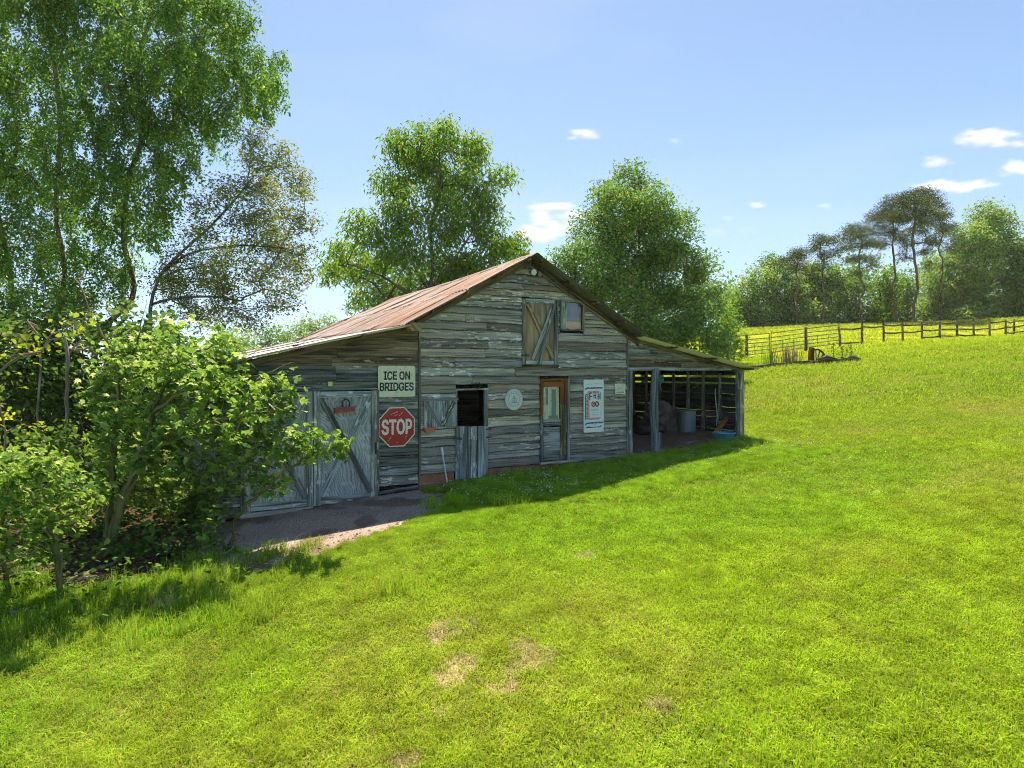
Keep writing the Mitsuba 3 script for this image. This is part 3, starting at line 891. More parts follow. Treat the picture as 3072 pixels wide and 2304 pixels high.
plainwall('barn__side_wall', [(5.97, .1, .2), (5.97, 7.4, .2), (5.97, 7.4, 3.2), (5.97, .1, 3.2)])
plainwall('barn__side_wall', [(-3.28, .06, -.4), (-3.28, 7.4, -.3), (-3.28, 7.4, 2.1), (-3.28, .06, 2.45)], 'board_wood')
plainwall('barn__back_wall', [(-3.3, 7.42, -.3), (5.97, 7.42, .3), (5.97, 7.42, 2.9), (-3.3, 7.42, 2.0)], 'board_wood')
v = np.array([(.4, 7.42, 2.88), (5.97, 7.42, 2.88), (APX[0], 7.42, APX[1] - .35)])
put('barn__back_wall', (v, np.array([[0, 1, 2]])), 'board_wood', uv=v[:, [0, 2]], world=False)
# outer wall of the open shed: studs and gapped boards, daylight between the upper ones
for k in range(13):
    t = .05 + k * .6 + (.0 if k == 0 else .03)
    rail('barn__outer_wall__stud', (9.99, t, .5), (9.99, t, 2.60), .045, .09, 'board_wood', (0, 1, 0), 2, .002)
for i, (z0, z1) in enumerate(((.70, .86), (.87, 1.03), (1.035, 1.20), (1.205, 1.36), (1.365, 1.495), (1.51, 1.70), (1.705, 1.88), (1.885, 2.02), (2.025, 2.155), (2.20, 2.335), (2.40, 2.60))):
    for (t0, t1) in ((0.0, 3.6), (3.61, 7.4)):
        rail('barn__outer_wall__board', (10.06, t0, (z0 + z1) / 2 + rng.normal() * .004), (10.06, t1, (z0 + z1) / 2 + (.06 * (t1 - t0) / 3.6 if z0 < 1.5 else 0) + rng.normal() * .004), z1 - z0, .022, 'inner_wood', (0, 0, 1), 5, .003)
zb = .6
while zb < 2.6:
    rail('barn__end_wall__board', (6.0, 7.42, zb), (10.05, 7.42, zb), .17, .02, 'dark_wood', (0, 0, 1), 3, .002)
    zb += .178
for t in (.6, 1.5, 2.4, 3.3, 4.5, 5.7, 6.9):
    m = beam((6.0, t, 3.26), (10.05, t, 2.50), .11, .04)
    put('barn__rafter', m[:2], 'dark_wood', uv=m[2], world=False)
rail('barn__corner_post', (10.04, -.02, .55), (10.04, -.02, 2.53), .16, .10, 'trim_wood', (1, 0, 0), 6, .004)
rail('barn__door_post', (6.07, -.035, .33), (6.07, -.035, 2.55), .10, .07, 'trim_wood', (1, 0, 0), 5, .003)
zz = np.linspace(.36, 2.56, 9)
m = tube(np.c_[6.87 + .02 * np.sin(zz * 3), -.03 + 0 * zz, zz], .105 + .008 * np.sin(zz * 5), 12)
put('barn__log_post', m[:2], 'trim_wood', uv=m[2], smooth=True, world=False)
rail('barn__log_post__splint', (7.02, -.04, .36), (7.02, -.04, .98), .10, .06, 'board_wood', (1, 0, 0), 3, .003)

# ---------------------------------------------------------------- things on and in the barn
def flat(key, pts, t, thick, mat):
    """a flat plate with the outline pts (along the front, up), its face at depth t"""
    from shapely import Polygon
    pg = pts if hasattr(pts, 'exterior') else Polygon(pts)
    m = trimesh.creation.extrude_polygon(pg, thick, engine='earcut')
    v = np.asarray(m.vertices)
    return put(key, (np.c_[v[:, 0], t + thick - v[:, 2], v[:, 1]], np.asarray(m.faces)), mat, world=False)


def text(key, s, h, cx, z, t, mat, bold=True, sx=1.0, rot=0.0, width=None, fat=0.0):
    m = meshkit.text_mesh(s, h, .002, bold=bold)
    if fat:
        cp = []
        for q, (dx, dy) in enumerate(((-1, 0), (1, 0), (0, 1), (0, -1))):
            c_ = m.copy(); c_.apply_translation((dx * fat, dy * fat * .6, -q * .0003)); cp.append(c_)
        m = trimesh.util.concatenate(cp)
    v = np.asarray(m.vertices).copy()
    w = v[:, 0].max() - v[:, 0].min()
    if width:
        sx = width / w
    v[:, 0] = (v[:, 0] - (v[:, 0].max() + v[:, 0].min()) / 2) * sx
    c, s_ = math.cos(rot), math.sin(rot)
    x, y = v[:, 0] * c - v[:, 1] * s_, v[:, 0] * s_ + v[:, 1] * c
    put(key, (np.c_[cx + x, t - v[:, 2], z + y], np.asarray(m.faces)), mat, world=False)


def rrect(s0, s1, z0, z1, r):
    from shapely import box
    return box(s0 + r, z0 + r, s1 - r, z1 - r).buffer(r)


flat('road_sign__plate', rrect(-.385, .40, 2.0, 2.615, .04), -.045, .004, 'sign_cream')
text('road_sign__lettering', 'ICE ON', .155, .01, 2.345, -.0452, 'sign_black', width=.56, fat=.005)
text('road_sign__lettering', 'BRIDGES', .155, .008, 2.125, -.0452, 'sign_black', width=.72, fat=.005)
for s_, z_ in ((.0, 2.58), (.0, 2.035)):
    m = tube([(s_, -.052, z_), (s_, -.044, z_)], .012, 8); put('road_sign__bolt', m[:2], 'steel', world=False)
L('road_sign', 'cream rectangular sign reading ICE ON BRIDGES above the red octagon', 'sign')
oc = [(.01 + .385 / math.cos(math.pi / 8) * math.cos(math.pi / 8 + i * math.pi / 4) * .99, 1.405 + .392 / math.cos(math.pi / 8) * math.sin(math.pi / 8 + i * math.pi / 4)) for i in range(8)]
oc2 = [(.01 + (x - .01) * .945, 1.405 + (z - 1.405) * .945) for x, z in oc]
flat('stop_sign__border', oc, -.045, .004, 'sign_white')
flat('stop_sign__face', oc2, -.0475, .0025, 'sign_red')
text('stop_sign__lettering', 'STOP', .275, .01, 1.27, -.0477, 'sign_white', width=.645, fat=.010)
for z_ in (1.71, 1.10):
    m = tube([(.01, -.054, z_), (.01, -.046, z_)], .012, 8); put('stop_sign__bolt', m[:2], 'steel', world=False)
for (x0_, z0_, x1_, z1_) in ((-.12, 1.66, .02, 1.70), (-.06, 1.63, .03, 1.655), (-.17, 1.14, -.11, 1.22), (.05, 1.62, .12, 1.69), (.18, 1.17, .22, 1.24)):
    m = beam((x0_, -.0482, z0_), (x1_, -.0482, z1_), .006, .0008, (-(z1_ - z0_), 0, x1_ - x0_)); put('stop_sign__scratch', m[:2], 'sign_white', world=False)
L('stop_sign', 'red octagonal STOP sign with white border on the plank wall', 'sign')
flat('warning_tag', rrect(-1.37, -1.285, 2.225, 2.31, .008), -.045, .004, 'yellow_card')
L('warning_tag', 'tiny yellow square tag above the double doors', 'tag')
m = beam((-1.265, -.085, 1.765), (-.875, -.085, 1.795), .095, .03, (0, 0, 1), 3, .003)
put('nameboard', m[:2], 'red_paint', uv=m[2], world=False)
L('nameboard', 'short dark red board hung on the plywood door under a horseshoe', 'board')


def horseshoe(key, cx, cz, r, t, up, label):
    a = np.linspace(.55, 2 * math.pi - .55, 18) - math.pi / 2 * (1 if up else -1)
    a = a + (math.pi if False else 0)
    m = tube(np.c_[cx + r * .85 * np.cos(a), np.full(18, t), cz + r * np.sin(a)], r * .16, 6)
    put(key, m[:2], 'iron', smooth=True, world=False)
    return label


horseshoe('horseshoe', -1.035, 1.89, .085, -.075, True, '')
L('horseshoe', 'iron horseshoe above the dark red board on the plywood door', 'horseshoe')
horseshoe('horseshoe', 1.825, 2.215, .068, -.05, False, '')
L('horseshoe_001', 'iron horseshoe nailed over the dark half door opening', 'horseshoe')
# small planter trough
v = []
for (a, b, z) in ((.60, .79, 1.27), (.575, .815, 1.36)):
    v += [(a, -.13, z), (b, -.13, z), (b, -.05, z), (a, -.05, z)]
f = [(0, 1, 2), (0, 2, 3)]
for j in range(4):
    k = (j + 1) % 4
    f += [(j, 4 + k, k), (j, 4 + j, 4 + k)]
put('planter__trough', (np.array(v), np.array(f)), 'terracotta', world=False)
m = join([block(.568, .822, -.14, -.125, 1.345, 1.37), block(.568, .822, -.055, -.04, 1.345, 1.37), block(.568, .582, -.125, -.055, 1.345, 1.37), block(.808, .822, -.125, -.055, 1.345, 1.37)])
put('planter__rim', m[:2], 'terracotta', world=False)
L('planter', 'small orange red trough planter below the boarded shutter', 'planter')
# leaning pipe
q0, q1 = np.array([1.09, -.14, .10]), np.array([.98, -.05, .95])
m = tube([q0, q0 + (q1 - q0) * .8], .015, 10); put('pipe__tube', m[:2], 'white_metal', smooth=True, world=False)
m = tube([q0 + (q1 - q0) * .8, q1], .028, 10); put('pipe__sleeve', m[:2], 'white_metal', smooth=True, world=False)
L('pipe', 'pale metal pipe leaning on the wall beside the half door', 'pipe')
# round plaque
cx_, cz_ = 2.73, 1.89
flat('plaque__disc', [(cx_ + .222 * math.cos(a), cz_ + .232 * math.sin(a)) for a in np.linspace(0, 2 * math.pi, 48, endpoint=False)], -.055, .02, 'plaque_paint')
from shapely import Point, Polygon
flat('plaque__ring', Polygon([(cx_ + x, cz_ + z) for x, z in Point(0, 0).buffer(.150).exterior.coords], [[(cx_ + x, cz_ + z) for x, z in Point(0, 0).buffer(.139).exterior.coords]]), -.057, .003, 'plaque_dark')
flat('plaque__rim', Polygon([(cx_ + x, cz_ + z) for x, z in Point(0, 0).buffer(.222).exterior.coords], [[(cx_ + x, cz_ + z) for x, z in Point(0, 0).buffer(.207).exterior.coords]]), -.060, .006, 'plaque_paint')
for i, ch in enumerate('UNIVERSITY'):
    a = math.radians(158 - i * 15)
    text('plaque__letter', ch, .042, cx_ + .165 * math.cos(a), cz_ + .165 * math.sin(a), -.0552, 'plaque_dark', rot=a - math.pi / 2, sx=.8)
for (a, b, c, d) in ((-.07, .08, -.075, -.05), (-.06, -.045, -.05, .02), (-.01, .015, -.05, .07), (.045, .06, -.05, .02), (-.05, .06, .02, .035), (-.02, .03, .07, .085)):
    m = block(cx_ + a, cx_ + b, -.058, -.054, cz_ + c, cz_ + d); put('plaque__emblem', m[:2], 'plaque_dark', world=False)
L('plaque', 'round pale green wall disc with a raised emblem, left of the narrow glazed door', 'plaque')
# feed sign
fx = lambda x: 4.64 + (x - 165) / (660 - 165) * .58
fz = lambda y: 2.31 - (y - 175) / (1530 - 175) * 1.225
fl_ = lambda pts: [(fx(x), fz(y)) for x, y in pts]
tF = -.06
flat('feed_sign__panel', rrect(4.635, 5.225, 1.08, 2.312, .01), tF, .02, 'feed_white')
for pts, mat in ((((185, 405), (245, 370), (632, 365), (632, 405), (245, 415), (185, 440)), 'feed_blue'), (((188, 1320), (245, 1275), (640, 1268), (640, 1310), (245, 1318), (188, 1360)), 'feed_blue'),
                 (((190, 580), (215, 555), (215, 1185), (190, 1205)), 'feed_green'), (((190, 560), (250, 520), (250, 535), (205, 570)), 'feed_navy'), (((228, 545), (250, 525), (250, 1190), (228, 1180)), 'feed_navy'), (((190, 1205), (250, 1165), (250, 1185), (200, 1212)), 'feed_navy'),
                 (((258, 470), (300, 510), (300, 1150), (258, 1215)), 'feed_pink'), (((258, 470), (545, 470), (545, 505), (300, 510)), 'feed_pink'), (((262, 1215), (300, 1160), (600, 1150), (545, 1210)), 'feed_pink'),
                 (((590, 530), (600, 530), (600, 1145), (590, 1145)), 'feed_grey'), (((200, 285), (600, 270), (600, 278), (215, 293)), 'feed_grey'), (((200, 1410), (250, 1385), (330, 1385), (330, 1400), (600, 1400), (600, 1412), (215, 1425)), 'feed_red'),
                 (((330, 1398), (600, 1392), (600, 1410), (330, 1408)), 'feed_blue')):
    flat('feed_sign__print', fl_(pts), tF - .0018, .0018, mat)
for ch, x, y, r in (('F', 338, 692, .05), ('R', 438, 665, 0), ('M', 540, 690, -.06)):
    text('feed_sign__lettering', ch, .165, fx(x), fz(y), tF - .001, 'feed_navy', rot=r, width=.085)
for x in (385, 490):
    m = block(fx(x) - .007, fx(x) + .007, tF - .002, tF, fz(615), fz(600)); put('feed_sign__lettering', m[:2], 'feed_navy', world=False)
for x, k in ((398, 0), (490, .0015)):
    flat('feed_sign__roundel', [(fx(x) + .062 * math.cos(a), fz(808) + .068 * math.sin(a)) for a in np.linspace(0, 2 * math.pi, 28, endpoint=False)], tF - .002 - k, .002, 'feed_red')
text('feed_sign__lettering', 'Q', .07, fx(398), fz(840), tF - .0042, 'feed_white', width=.05)
text('feed_sign__lettering', 'V', .07, fx(492), fz(848), tF - .0042, 'feed_white', width=.06)
text('feed_sign__lettering', 'FEEDS', .048, fx(440), fz(985), tF - .001, 'feed_grey', width=.22)
for y, a, b in ((1030, 370, 520), (1070, 350, 540), (1095, 390, 500)):
    m = block(fx(a), fx(b), tF - .0015, tF, fz(y + 8), fz(y)); put('feed_sign__print', m[:2], 'feed_grey', world=False)
for x in (410, 432, 455):
    m = block(fx(x), fx(x + 10), tF - .0015, tF, fz(1380), fz(1335)); put('feed_sign__print', m[:2], 'feed_grey', world=False)
m = block(fx(570), fx(605), tF - .0015, tF, fz(1390), fz(1365)); put('feed_sign__print', m[:2], 'feed_navy', world=False)
L('feed_sign', 'tall white feed sign with blue stripes and pink border right of the narrow door', 'sign')
# small cream sign
flat('small_sign__plate', [(5.565, 2.215), (5.89, 2.215), (5.90, 1.955), (5.585, 1.965)], -.055, .006, 'sign_cream')
text('small_sign__lettering', 'Grit', .10, 5.735, 2.045, -.0552, 'feed_grey', width=.22)
text('small_sign__lettering', 'SOLD HERE', .03, 5.74, 1.985, -.0552, 'sign_black', width=.24)
m = block(5.60, 5.87, -.0565, -.055, 2.165, 2.18); put('small_sign__print', m[:2], 'feed_grey', world=False)
L('small_sign', 'small square cream sign near the open shed corner', 'sign')
# flood lights under the gable
m = lathe([(.0, 0), (.06, 0), (.072, .03), (.07, .045), (.055, .048), (.0, .046)], 20)
v = np.c_[m[0][:, 0] + 3.2, -.09 - m[0][:, 2], m[0][:, 1] + 4.70]
put('flood_light__lamp', (v, m[1]), 'white_metal', smooth=40, world=False)
put('flood_light__lamp', (np.c_[m[0][:, 0] * .9 + 3.36, -.10 - m[0][:, 2] * .8 + m[0][:, 0] * .5, m[0][:, 1] * .9 + 4.67], m[1]), 'steel', smooth=40, world=False)
m = block(3.14, 3.42, -.06, -.03, 4.67, 4.73); put('flood_light__base', m[:2], 'iron', world=False)
L('flood_light', 'twin flood light with a white lamp under the gable peak', 'light')

# things in the open shed
def stand(mesh, s, t, lift=0.0):
    w = W(np.array([s, t, 0.0]))
    v = np.asarray(mesh[0]) + np.array([w[0], w[1], float(G(w[0], w[1])) + lift])
    return v, mesh[1]


m = stand(lathe([(0, .0), (.22, 0), (.235, .03), (.245, .30), (.25, .58), (.262, .585), (.262, .61), (.24, .61), (.235, .5), (0, .48)], 32), 9.35, 1.3, .02)
put('barrel__body', m, 'barrel_grey', smooth=40)
L('barrel', 'grey plastic barrel standing in the open shed', 'barrel')
# tarpaulin heaped over something behind the barrel
uu, vv = np.meshgrid(np.linspace(0, 2 * math.pi, 60), np.linspace(0, 1, 22), indexing='ij')
rad = (1 - vv ** 2.2) * 0 + np.sqrt(np.clip(1 - vv ** 1.8, 0, 1))
pp = np.stack([np.cos(uu) * rad * .85, np.sin(uu) * rad * .7, vv * 1.0], -1)
nn = meshkit.fbm(pp * 3.2 + 7, 4, 5) - .5
pp[..., 0] *= .72 * (1 + nn * 1.3); pp[..., 1] *= .7 * (1 + nn * 1.3); pp[..., 2] *= .86 * (1 + .7 * nn)
w = W(np.array([9.1, 2.05, 0.]))
vq = pp.reshape(-1, 3) + np.array([w[0], w[1], float(G(w[0], w[1])) - .02])
i, j = np.meshgrid(np.arange(59), np.arange(21), indexing='ij'); q = (i * 22 + j).ravel()
put('tarpaulin', (vq, np.vstack([np.stack([q, q + 22, q + 23], 1), np.stack([q, q + 23, q + 1], 1)])), 'tarp', smooth=True)
L('tarpaulin', 'crumpled grey brown tarpaulin heaped behind the grey barrel', 'tarpaulin')
uu, vv = np.meshgrid(np.linspace(0, 2 * math.pi, 40), np.linspace(-1, 1, 16), indexing='ij')
rad = np.sqrt(np.clip(1 - np.abs(vv) ** 2.5, 0, 1))
pp = np.stack([np.cos(uu) * rad * .48, np.sin(uu) * rad * .36, vv * .2], -1)
nn = meshkit.fbm(pp * 4 + 2, 4, 8) - .5
pp *= (1 + nn * .7)[..., None]
w = W(np.array([8.35, 1.75, 0.]))
vq = pp.reshape(-1, 3) + np.array([w[0], w[1], float(G(w[0], w[1])) + .18])
i, j = np.meshgrid(np.arange(39), np.arange(15), indexing='ij'); q = (i * 16 + j).ravel()
put('plastic_sack', (vq, np.vstack([np.stack([q, q + 16, q + 17], 1), np.stack([q, q + 17, q + 1], 1)])), 'black_plastic', smooth=True)
L('plastic_sack', 'black plastic sack slumped left of the grey barrel', 'sack')
prof = [(0, .02), (.20, .0), (.23, .02), (.262, .20), (.29, .21), (.29, .225), (.262, .222), (.235, .06), (0, .05)]
m = stand(lathe(prof, 36), 9.12, -.25, .03)
put('tub__body', m, 'tub_teal', smooth=40)
m = stand(lathe([(.264, .21), (.298, .208), (.302, .222), (.298, .235), (.264, .233), (.262, .22)], 36), 9.12, -.25, .03)
put('tub__rim', m, 'tub_blue', smooth=40)
m = stand(lathe([(0, .105), (.24, .105), (.262, .215)], 36), 9.12, -.25, .035)
put('tub__inside', m, 'tub_blue', smooth=40)
L('tub', 'low blue plastic tub on the grass at the shed corner', 'tub')
m = beam(W(np.array([9.30, .35, .72])), W(np.array([9.93, .35, 1.22])), .14, .03, (0, 0, 1), 3, .004)
put('loose_plank', m[:2], 'red_wood', uv=m[2])
L('loose_plank', 'red brown plank leaning in the right corner of the shed', 'plank')
zz = np.linspace(2.05, .98, 14)
m = tube(W(np.c_[9.9 + .02 * np.sin(zz * 6), .72 + .02 * np.sin(zz * 4), zz]), .011, 6)
put('hanging_hose', m[:2], 'white_metal', smooth=True)
L('hanging_hose', 'thin pale hose hanging on the shed outer wall', 'hose')
# tie of green cord on the log post
parts = []
for k in range(5):
    a = np.linspace(0, 1, 7)
    parts.append(tube(np.c_[7.0 + .05 * np.sin(a * 3 + k), -.15 + .012 * k + 0 * a, 2.42 - a * (.2 + .05 * k)], .016, 5))
m = join(parts)
put('cord_bundle', m[:2], 'cloth_green', smooth=True, world=False)
L('cord_bundle', 'bundle of green cord hung at the top of the log post', 'cord')
for k, (s, t) in enumerate(((7.45, .1), (8.1, .35), (6.45, .2), (8.5, -.1))):
    w0 = W(np.array([s, t, 0.])); z0 = float(G(w0[0], w0[1])) + .035
    a = rng.uniform(-.5, .5)
    ln = rng.uniform(.25, .8)
    m = beam((w0[0], w0[1], z0), (w0[0] + ln * math.cos(a + .55), w0[1] + ln * math.sin(a + .55), z0 + .02), .09, .025, (-math.sin(a), math.cos(a), .1), 2, .004)
    put('scrap_board', m[:2], 'red_wood' if k % 3 == 0 else 'trim_wood', uv=m[2])
for k, lab in enumerate(('reddish scrap board lying on the dirt just right of the log post', 'grey scrap board lying in front of the black sack', 'grey scrap board lying between the door post and the log post', 'reddish scrap board lying left of the blue tub')):
    L('scrap_board' + (f'_{k:03d}' if k else ''), lab, 'board')
# ---------------------------------------------------------------- trees and bushes
SPLIT = []


def smooth_line(tp):
    tp = np.asarray(tp, float)
    if len(tp) < 3:
        return tp
    k = np.r_[0, np.cumsum(np.linalg.norm(np.diff(tp, axis=0), axis=1))]
    return PchipInterpolator(k, tp)(np.linspace(0, k[-1], len(tp) * 4))


def skeleton(trunks, att, step=.4, up=.6, jit=.10, bend=.25, seed=0):
    """grows branches from the trunk polylines to the attractor points; returns nodes, parents, trunk node count, attractor nodes"""
    r = np.random.default_rng(seed)
    pos, par = [], []
    SPLIT.clear()
    for tp in trunks:
        SPLIT.append(len(pos))
        tp = smooth_line(tp)
        last = -1
        if pos:
            d = np.linalg.norm(np.array(pos) - tp[0], axis=1)
            if d.min() < .6:
                last = int(d.argmin())
        for a, b in zip(tp[:-1], tp[1:]):
            m = max(1, int(np.linalg.norm(b - a) / step))
            for k in range(m):
                pos.append(a + (b - a) * k / m + r.normal(size=3) * jit * .12); par.append(last); last = len(pos) - 1
        pos.append(tp[-1]); par.append(last)
    nt = len(pos)
    att = np.asarray(att, float)
    tips = []
    if len(att):
        tree = cKDTree(np.array(pos))
        att = att[np.argsort(tree.query(att)[0])]
        cap = nt + int(len(att) * 40) + 100
        buf = np.zeros((cap, 3)); buf[:nt] = pos
        n = nt
        par = list(par) + [0] * (cap - nt)
        for a in att:
            d = buf[:n] - a
            dist = np.sqrt((d * d).sum(1))
            i = int(np.argmin(dist + up * np.maximum(d[:, 2], 0)))
            p0 = buf[i].copy()
            m = min(30, max(1, int(dist[i] / step)))
            if n + m >= cap:
                break
            side = r.normal(size=3) * bend * dist[i] * .35
            side[2] += bend * dist[i] * .25
            last = i
            for k in range(1, m + 1):
                q = k / m
                buf[n] = p0 + (a - p0) * q + side * (q * (1 - q)) * 2 + (r.normal(size=3) * jit * step if k < m else 0)
                par[n] = last; last = n; n += 1
            tips.append(last)
        pos = buf[:n]; par = par[:n]
    return np.array(pos), np.array(par), nt, np.array(tips, int)


def radii(par, n, tips, r_tip, p=.45, rmax=9):
    cnt = np.zeros(n)
    if len(tips):
        np.add.at(cnt, tips, 1)
    cnt[np.setdiff1d(np.arange(n), par)] += .5
    for i in range(n - 1, -1, -1):
        if par[i] >= 0:
            cnt[par[i]] += cnt[i]
    return np.minimum(r_tip * np.maximum(cnt, .5) ** p, rmax)


def prisms(p0, p1, r0, r1, sides):
    d = p1 - p0
    ln = np.linalg.norm(d, axis=1, keepdims=True) + 1e-9
    t = d / ln
    ref = np.where(np.abs(t[:, 2:]) < .8, [[0, 0, 1.0]], [[1.0, 0, 0]])
    x = np.cross(t, ref); x /= np.linalg.norm(x, axis=1, keepdims=True) + 1e-9
    y = np.cross(t, x)
    a = np.arange(sides) / sides * 2 * np.pi
    ring = np.cos(a)[None, :, None] * x[:, None] + np.sin(a)[None, :, None] * y[:, None]
    e0 = p0 - t * r0[:, None] * .3
    v = np.concatenate([e0[:, None] + ring * r0[:, None, None], (p1 + t * r1[:, None] * .3)[:, None] + ring * r1[:, None, None]], 1)
    u = np.zeros((len(p0), 2 * sides, 2))
    u[:, :, 1] = np.tile(a, 2)[None] * r0[:, None]
    u[:, :sides, 0] = p0[:, 2:] ; u[:, sides:, 0] = p1[:, 2:] + .001
    j = np.arange(sides); k = (j + 1) % sides
    f1 = np.concatenate([np.stack([j, k, k + sides], 1), np.stack([j, k + sides, j + sides], 1)])
    f = (f1[None] + (np.arange(len(p0)) * 2 * sides)[:, None, None]).reshape(-1, 3)
    return v.reshape(-1, 3), f, u.reshape(-1, 2)


def stem(pos, par, rad, idx):
    pts, rr = [pos[par[idx[0]]]] + [pos[i] for i in idx], [min(rad[par[idx[0]]], rad[idx[0]] * 1.3)] + [rad[i] for i in idx]
    rr = np.array(rr)
    if idx[0] == 1:
        rr[0] *= 1.35
    return tube(pts, rr, 9)


RHOMB = (np.array([(0, 0, 0), (-.5, .42, .12), (0, 1, -.05), (.5, .42, .12)]), np.array([(0, 2, 1), (0, 3, 2)]))
FIG = (np.array([(0, .1, 0), (0, 0, 0), (-.30, .12, .03), (-.52, .34, .0), (-.26, .44, .06), (-.36, .76, -.02), (-.12, .66, .05), (0, 1, -.08), (.12, .66, .05), (.36, .76, -.02), (.26, .44, .06), (.52, .34, .0), (.30, .12, .03)]),
       np.array([(0, k + 1, k) for k in range(1, 12)] + [(0, 1, 12)]))
HEART = (np.array([(0, .12, 0), (-.25, -.02, .03), (-.5, .2, .05), (-.45, .52, .03), (0, 1, -.06), (.45, .52, .03), (.5, .2, .05), (.25, -.02, .03)]), np.array([(0, k + 1, k) for k in range(1, 7)] + [(0, 1, 7)]))


def leaf_frames(r, n, droop=.3, tilt=.5, face=0.0):
    """n leaf frames: columns across, along, normal"""
    a = r.uniform(0, 2 * np.pi, n)
    al = np.stack([np.cos(a), np.sin(a), -droop + r.normal(size=n) * tilt], 1)
    al /= np.linalg.norm(al, axis=1, keepdims=True)
    nz = np.stack([r.normal(size=n) * tilt, face + r.normal(size=n) * tilt, np.ones(n)], 1)      # leaves turn towards the light
    x = np.cross(al, nz); x /= np.linalg.norm(x, axis=1, keepdims=True) + 1e-9
    z = np.cross(x, al)
    return np.stack([x, al, z], 2)


def leaves(pts, size, width, seed, shape=RHOMB, droop=.3, tilt=.5, face=.35):
    """one leaf at every point"""
    r = np.random.default_rng(seed)
    n = len(pts)
    fr = leaf_frames(r, n, droop, tilt, face)
    s = size * r.uniform(.65, 1.25, n)
    lv = shape[0] * np.array([width, 1, 1.0])
    v = pts[:, None] + np.einsum('nij,kj->nki', fr, lv) * s[:, None, None]
    uv = np.stack([np.repeat(r.uniform(0, 1, n), len(lv)), np.tile(lv[:, 1], n)], 1)
    f = (shape[1][None] + (np.arange(n) * len(lv))[:, None, None]).reshape(-1, 3)
    return v.reshape(-1, 3), f, uv


def clump_points(cl, y, n_per, seed, depth=1.0, vscale=1.0, fill=.45):
    """attractors in ellipsoids; cl: (x, y, r[, extra distance]) in the 2212-pixel view of the photo"""
    r = np.random.default_rng(seed)
    out = []
    for c in cl:
        dy = c[3] if len(c) > 3 else r.uniform(-1, 1) * depth
        ctr = V(c[0], c[1], y + dy)
        R = c[2] * VS * (y + dy) / FOC
        n = max(4, int(n_per * R * R))
        d = r.normal(size=(n, 3)); d /= np.linalg.norm(d, axis=1, keepdims=True)
        k = r.uniform(fill, 1, n) ** .6
        out.append(ctr + d * (R * k)[:, None] * np.array([1, 1.15, vscale]))
    return np.vstack(out)


def plant(key, label, cat, trunks, att, bark, leafmat, per, spread, size, width=.5, seed=0, r_tip=.008, p=.45, step=.4, shape=RHOMB, droop=.3, tilt=.5, hang=0.0, bare=None, up=.6,
          group=None, thick=.035, single=0, jit=.12, bend=.25, flat_=1.0, face=.35):
    r = np.random.default_rng(seed + 500)
    key = numbered(key)
    allatt = att if bare is None else np.vstack([att, bare])
    pos, par, nt, tips = skeleton(trunks, allatt, step, up, jit, bend, seed)
    rad = radii(par, len(pos), tips, r_tip, p)
    k = np.arange(len(pos))
    ok = par >= 0
    tr = ok & (k < nt)
    for i, s0 in enumerate(SPLIT):
        q = tr & (k >= s0) & (k < (SPLIT + [nt])[i + 1])
        if q.any():
            m = stem(pos, par, rad, np.nonzero(q)[0])
            put(key + '__trunk', m[:2], bark, uv=m[2], smooth=True)
    br = ok & (k >= nt)
    if br.any():
        ms = []
        big = br & (rad > thick)
        if big.any():
            ms.append(prisms(pos[par[big]], pos[big], np.minimum(rad[par[big]], rad[big] * 1.35), rad[big], 6))
        small = br & (rad <= thick)
        if small.any():
            ms.append(prisms(pos[par[small]], pos[small], np.minimum(rad[par[small]], rad[small] * 1.35), rad[small], 3))
        m = join(ms)
        put(key + '__branches', m[:2], bark, uv=m[2], smooth=True)
        L(key + '__branches', kind='stuff')
    if len(att):
        d2 = cKDTree(att).query(pos[tips])[0] if bare is not None else np.zeros(len(tips))
        lt = pos[tips][d2 < 1e-6]
        n = np.maximum(1, r.poisson(per, len(lt)))
        base = np.repeat(lt, n, axis=0)
        off = np.clip(r.normal(size=base.shape), -1.7, 1.7) * spread * np.array([1, 1, flat_])
        if hang:
            hk = r.uniform(0, 1, len(base))
            dirn = np.repeat(r.normal(size=(len(lt), 2)) * .25, n, axis=0)
            off = off * .35 + np.c_[dirn * hk[:, None] * hang, -hk * hang]
        pts = base + off
        gz = G(pts[:, 0], pts[:, 1])
        pts = pts[pts[:, 2] > gz + .03]
        if single:
            dist = np.linalg.norm(pts - np.array([0, 0, EYE]), axis=1)
            o = np.argsort(dist + r.normal(size=len(pts)) * .35)
            near, pts = pts[o[:single]], pts[o[single:]]
            fr = leaf_frames(r, len(near), droop, tilt, face)
            variants = []
            for q in range(6):
                lv = shape[0] * np.array([width * (.85 + .06 * q), 1, 1 + .5 * q])
                variants.append(mikit.ply((lv, shape[1]), leafmat, uv=np.c_[np.full(len(lv), (q + .5) / 6), lv[:, 1]]))
            for q in range(len(near)):
                mm = np.eye(4)
                mm[:3, :3] = fr[q] * size * r.uniform(.7, 1.25); mm[:3, 3] = near[q]
                scene[numbered(key + '__leaf')] = {**variants[q % 6], 'to_world': T(mm.tolist())}
        m = leaves(pts, size, width, seed + 900, shape, droop, tilt, face)
        put(key + ('__foliage' if single else '__crown'), m[:2], leafmat, uv=m[2])
        if single:
            L(key + '__foliage', kind='stuff')
    L(key, label, cat, group)
    return key


def trunk_at(x, y0, y1, d, lean=0.0, wob=.15, seed=0, n=6):
    """a trunk seen at view x; its foot on the ground, its top at view height y1"""
    r = np.random.default_rng(seed)
    foot = V(x, y0, d)
    foot[2] = float(G(foot[0], foot[1])) - .1
    top = V(x + lean, y1, d)
    k = np.linspace(0, 1, n)
    pts = foot + (top - foot) * k[:, None]
    pts[1:-1, :2] += r.normal(size=(n - 2, 2)) * wob
    return pts


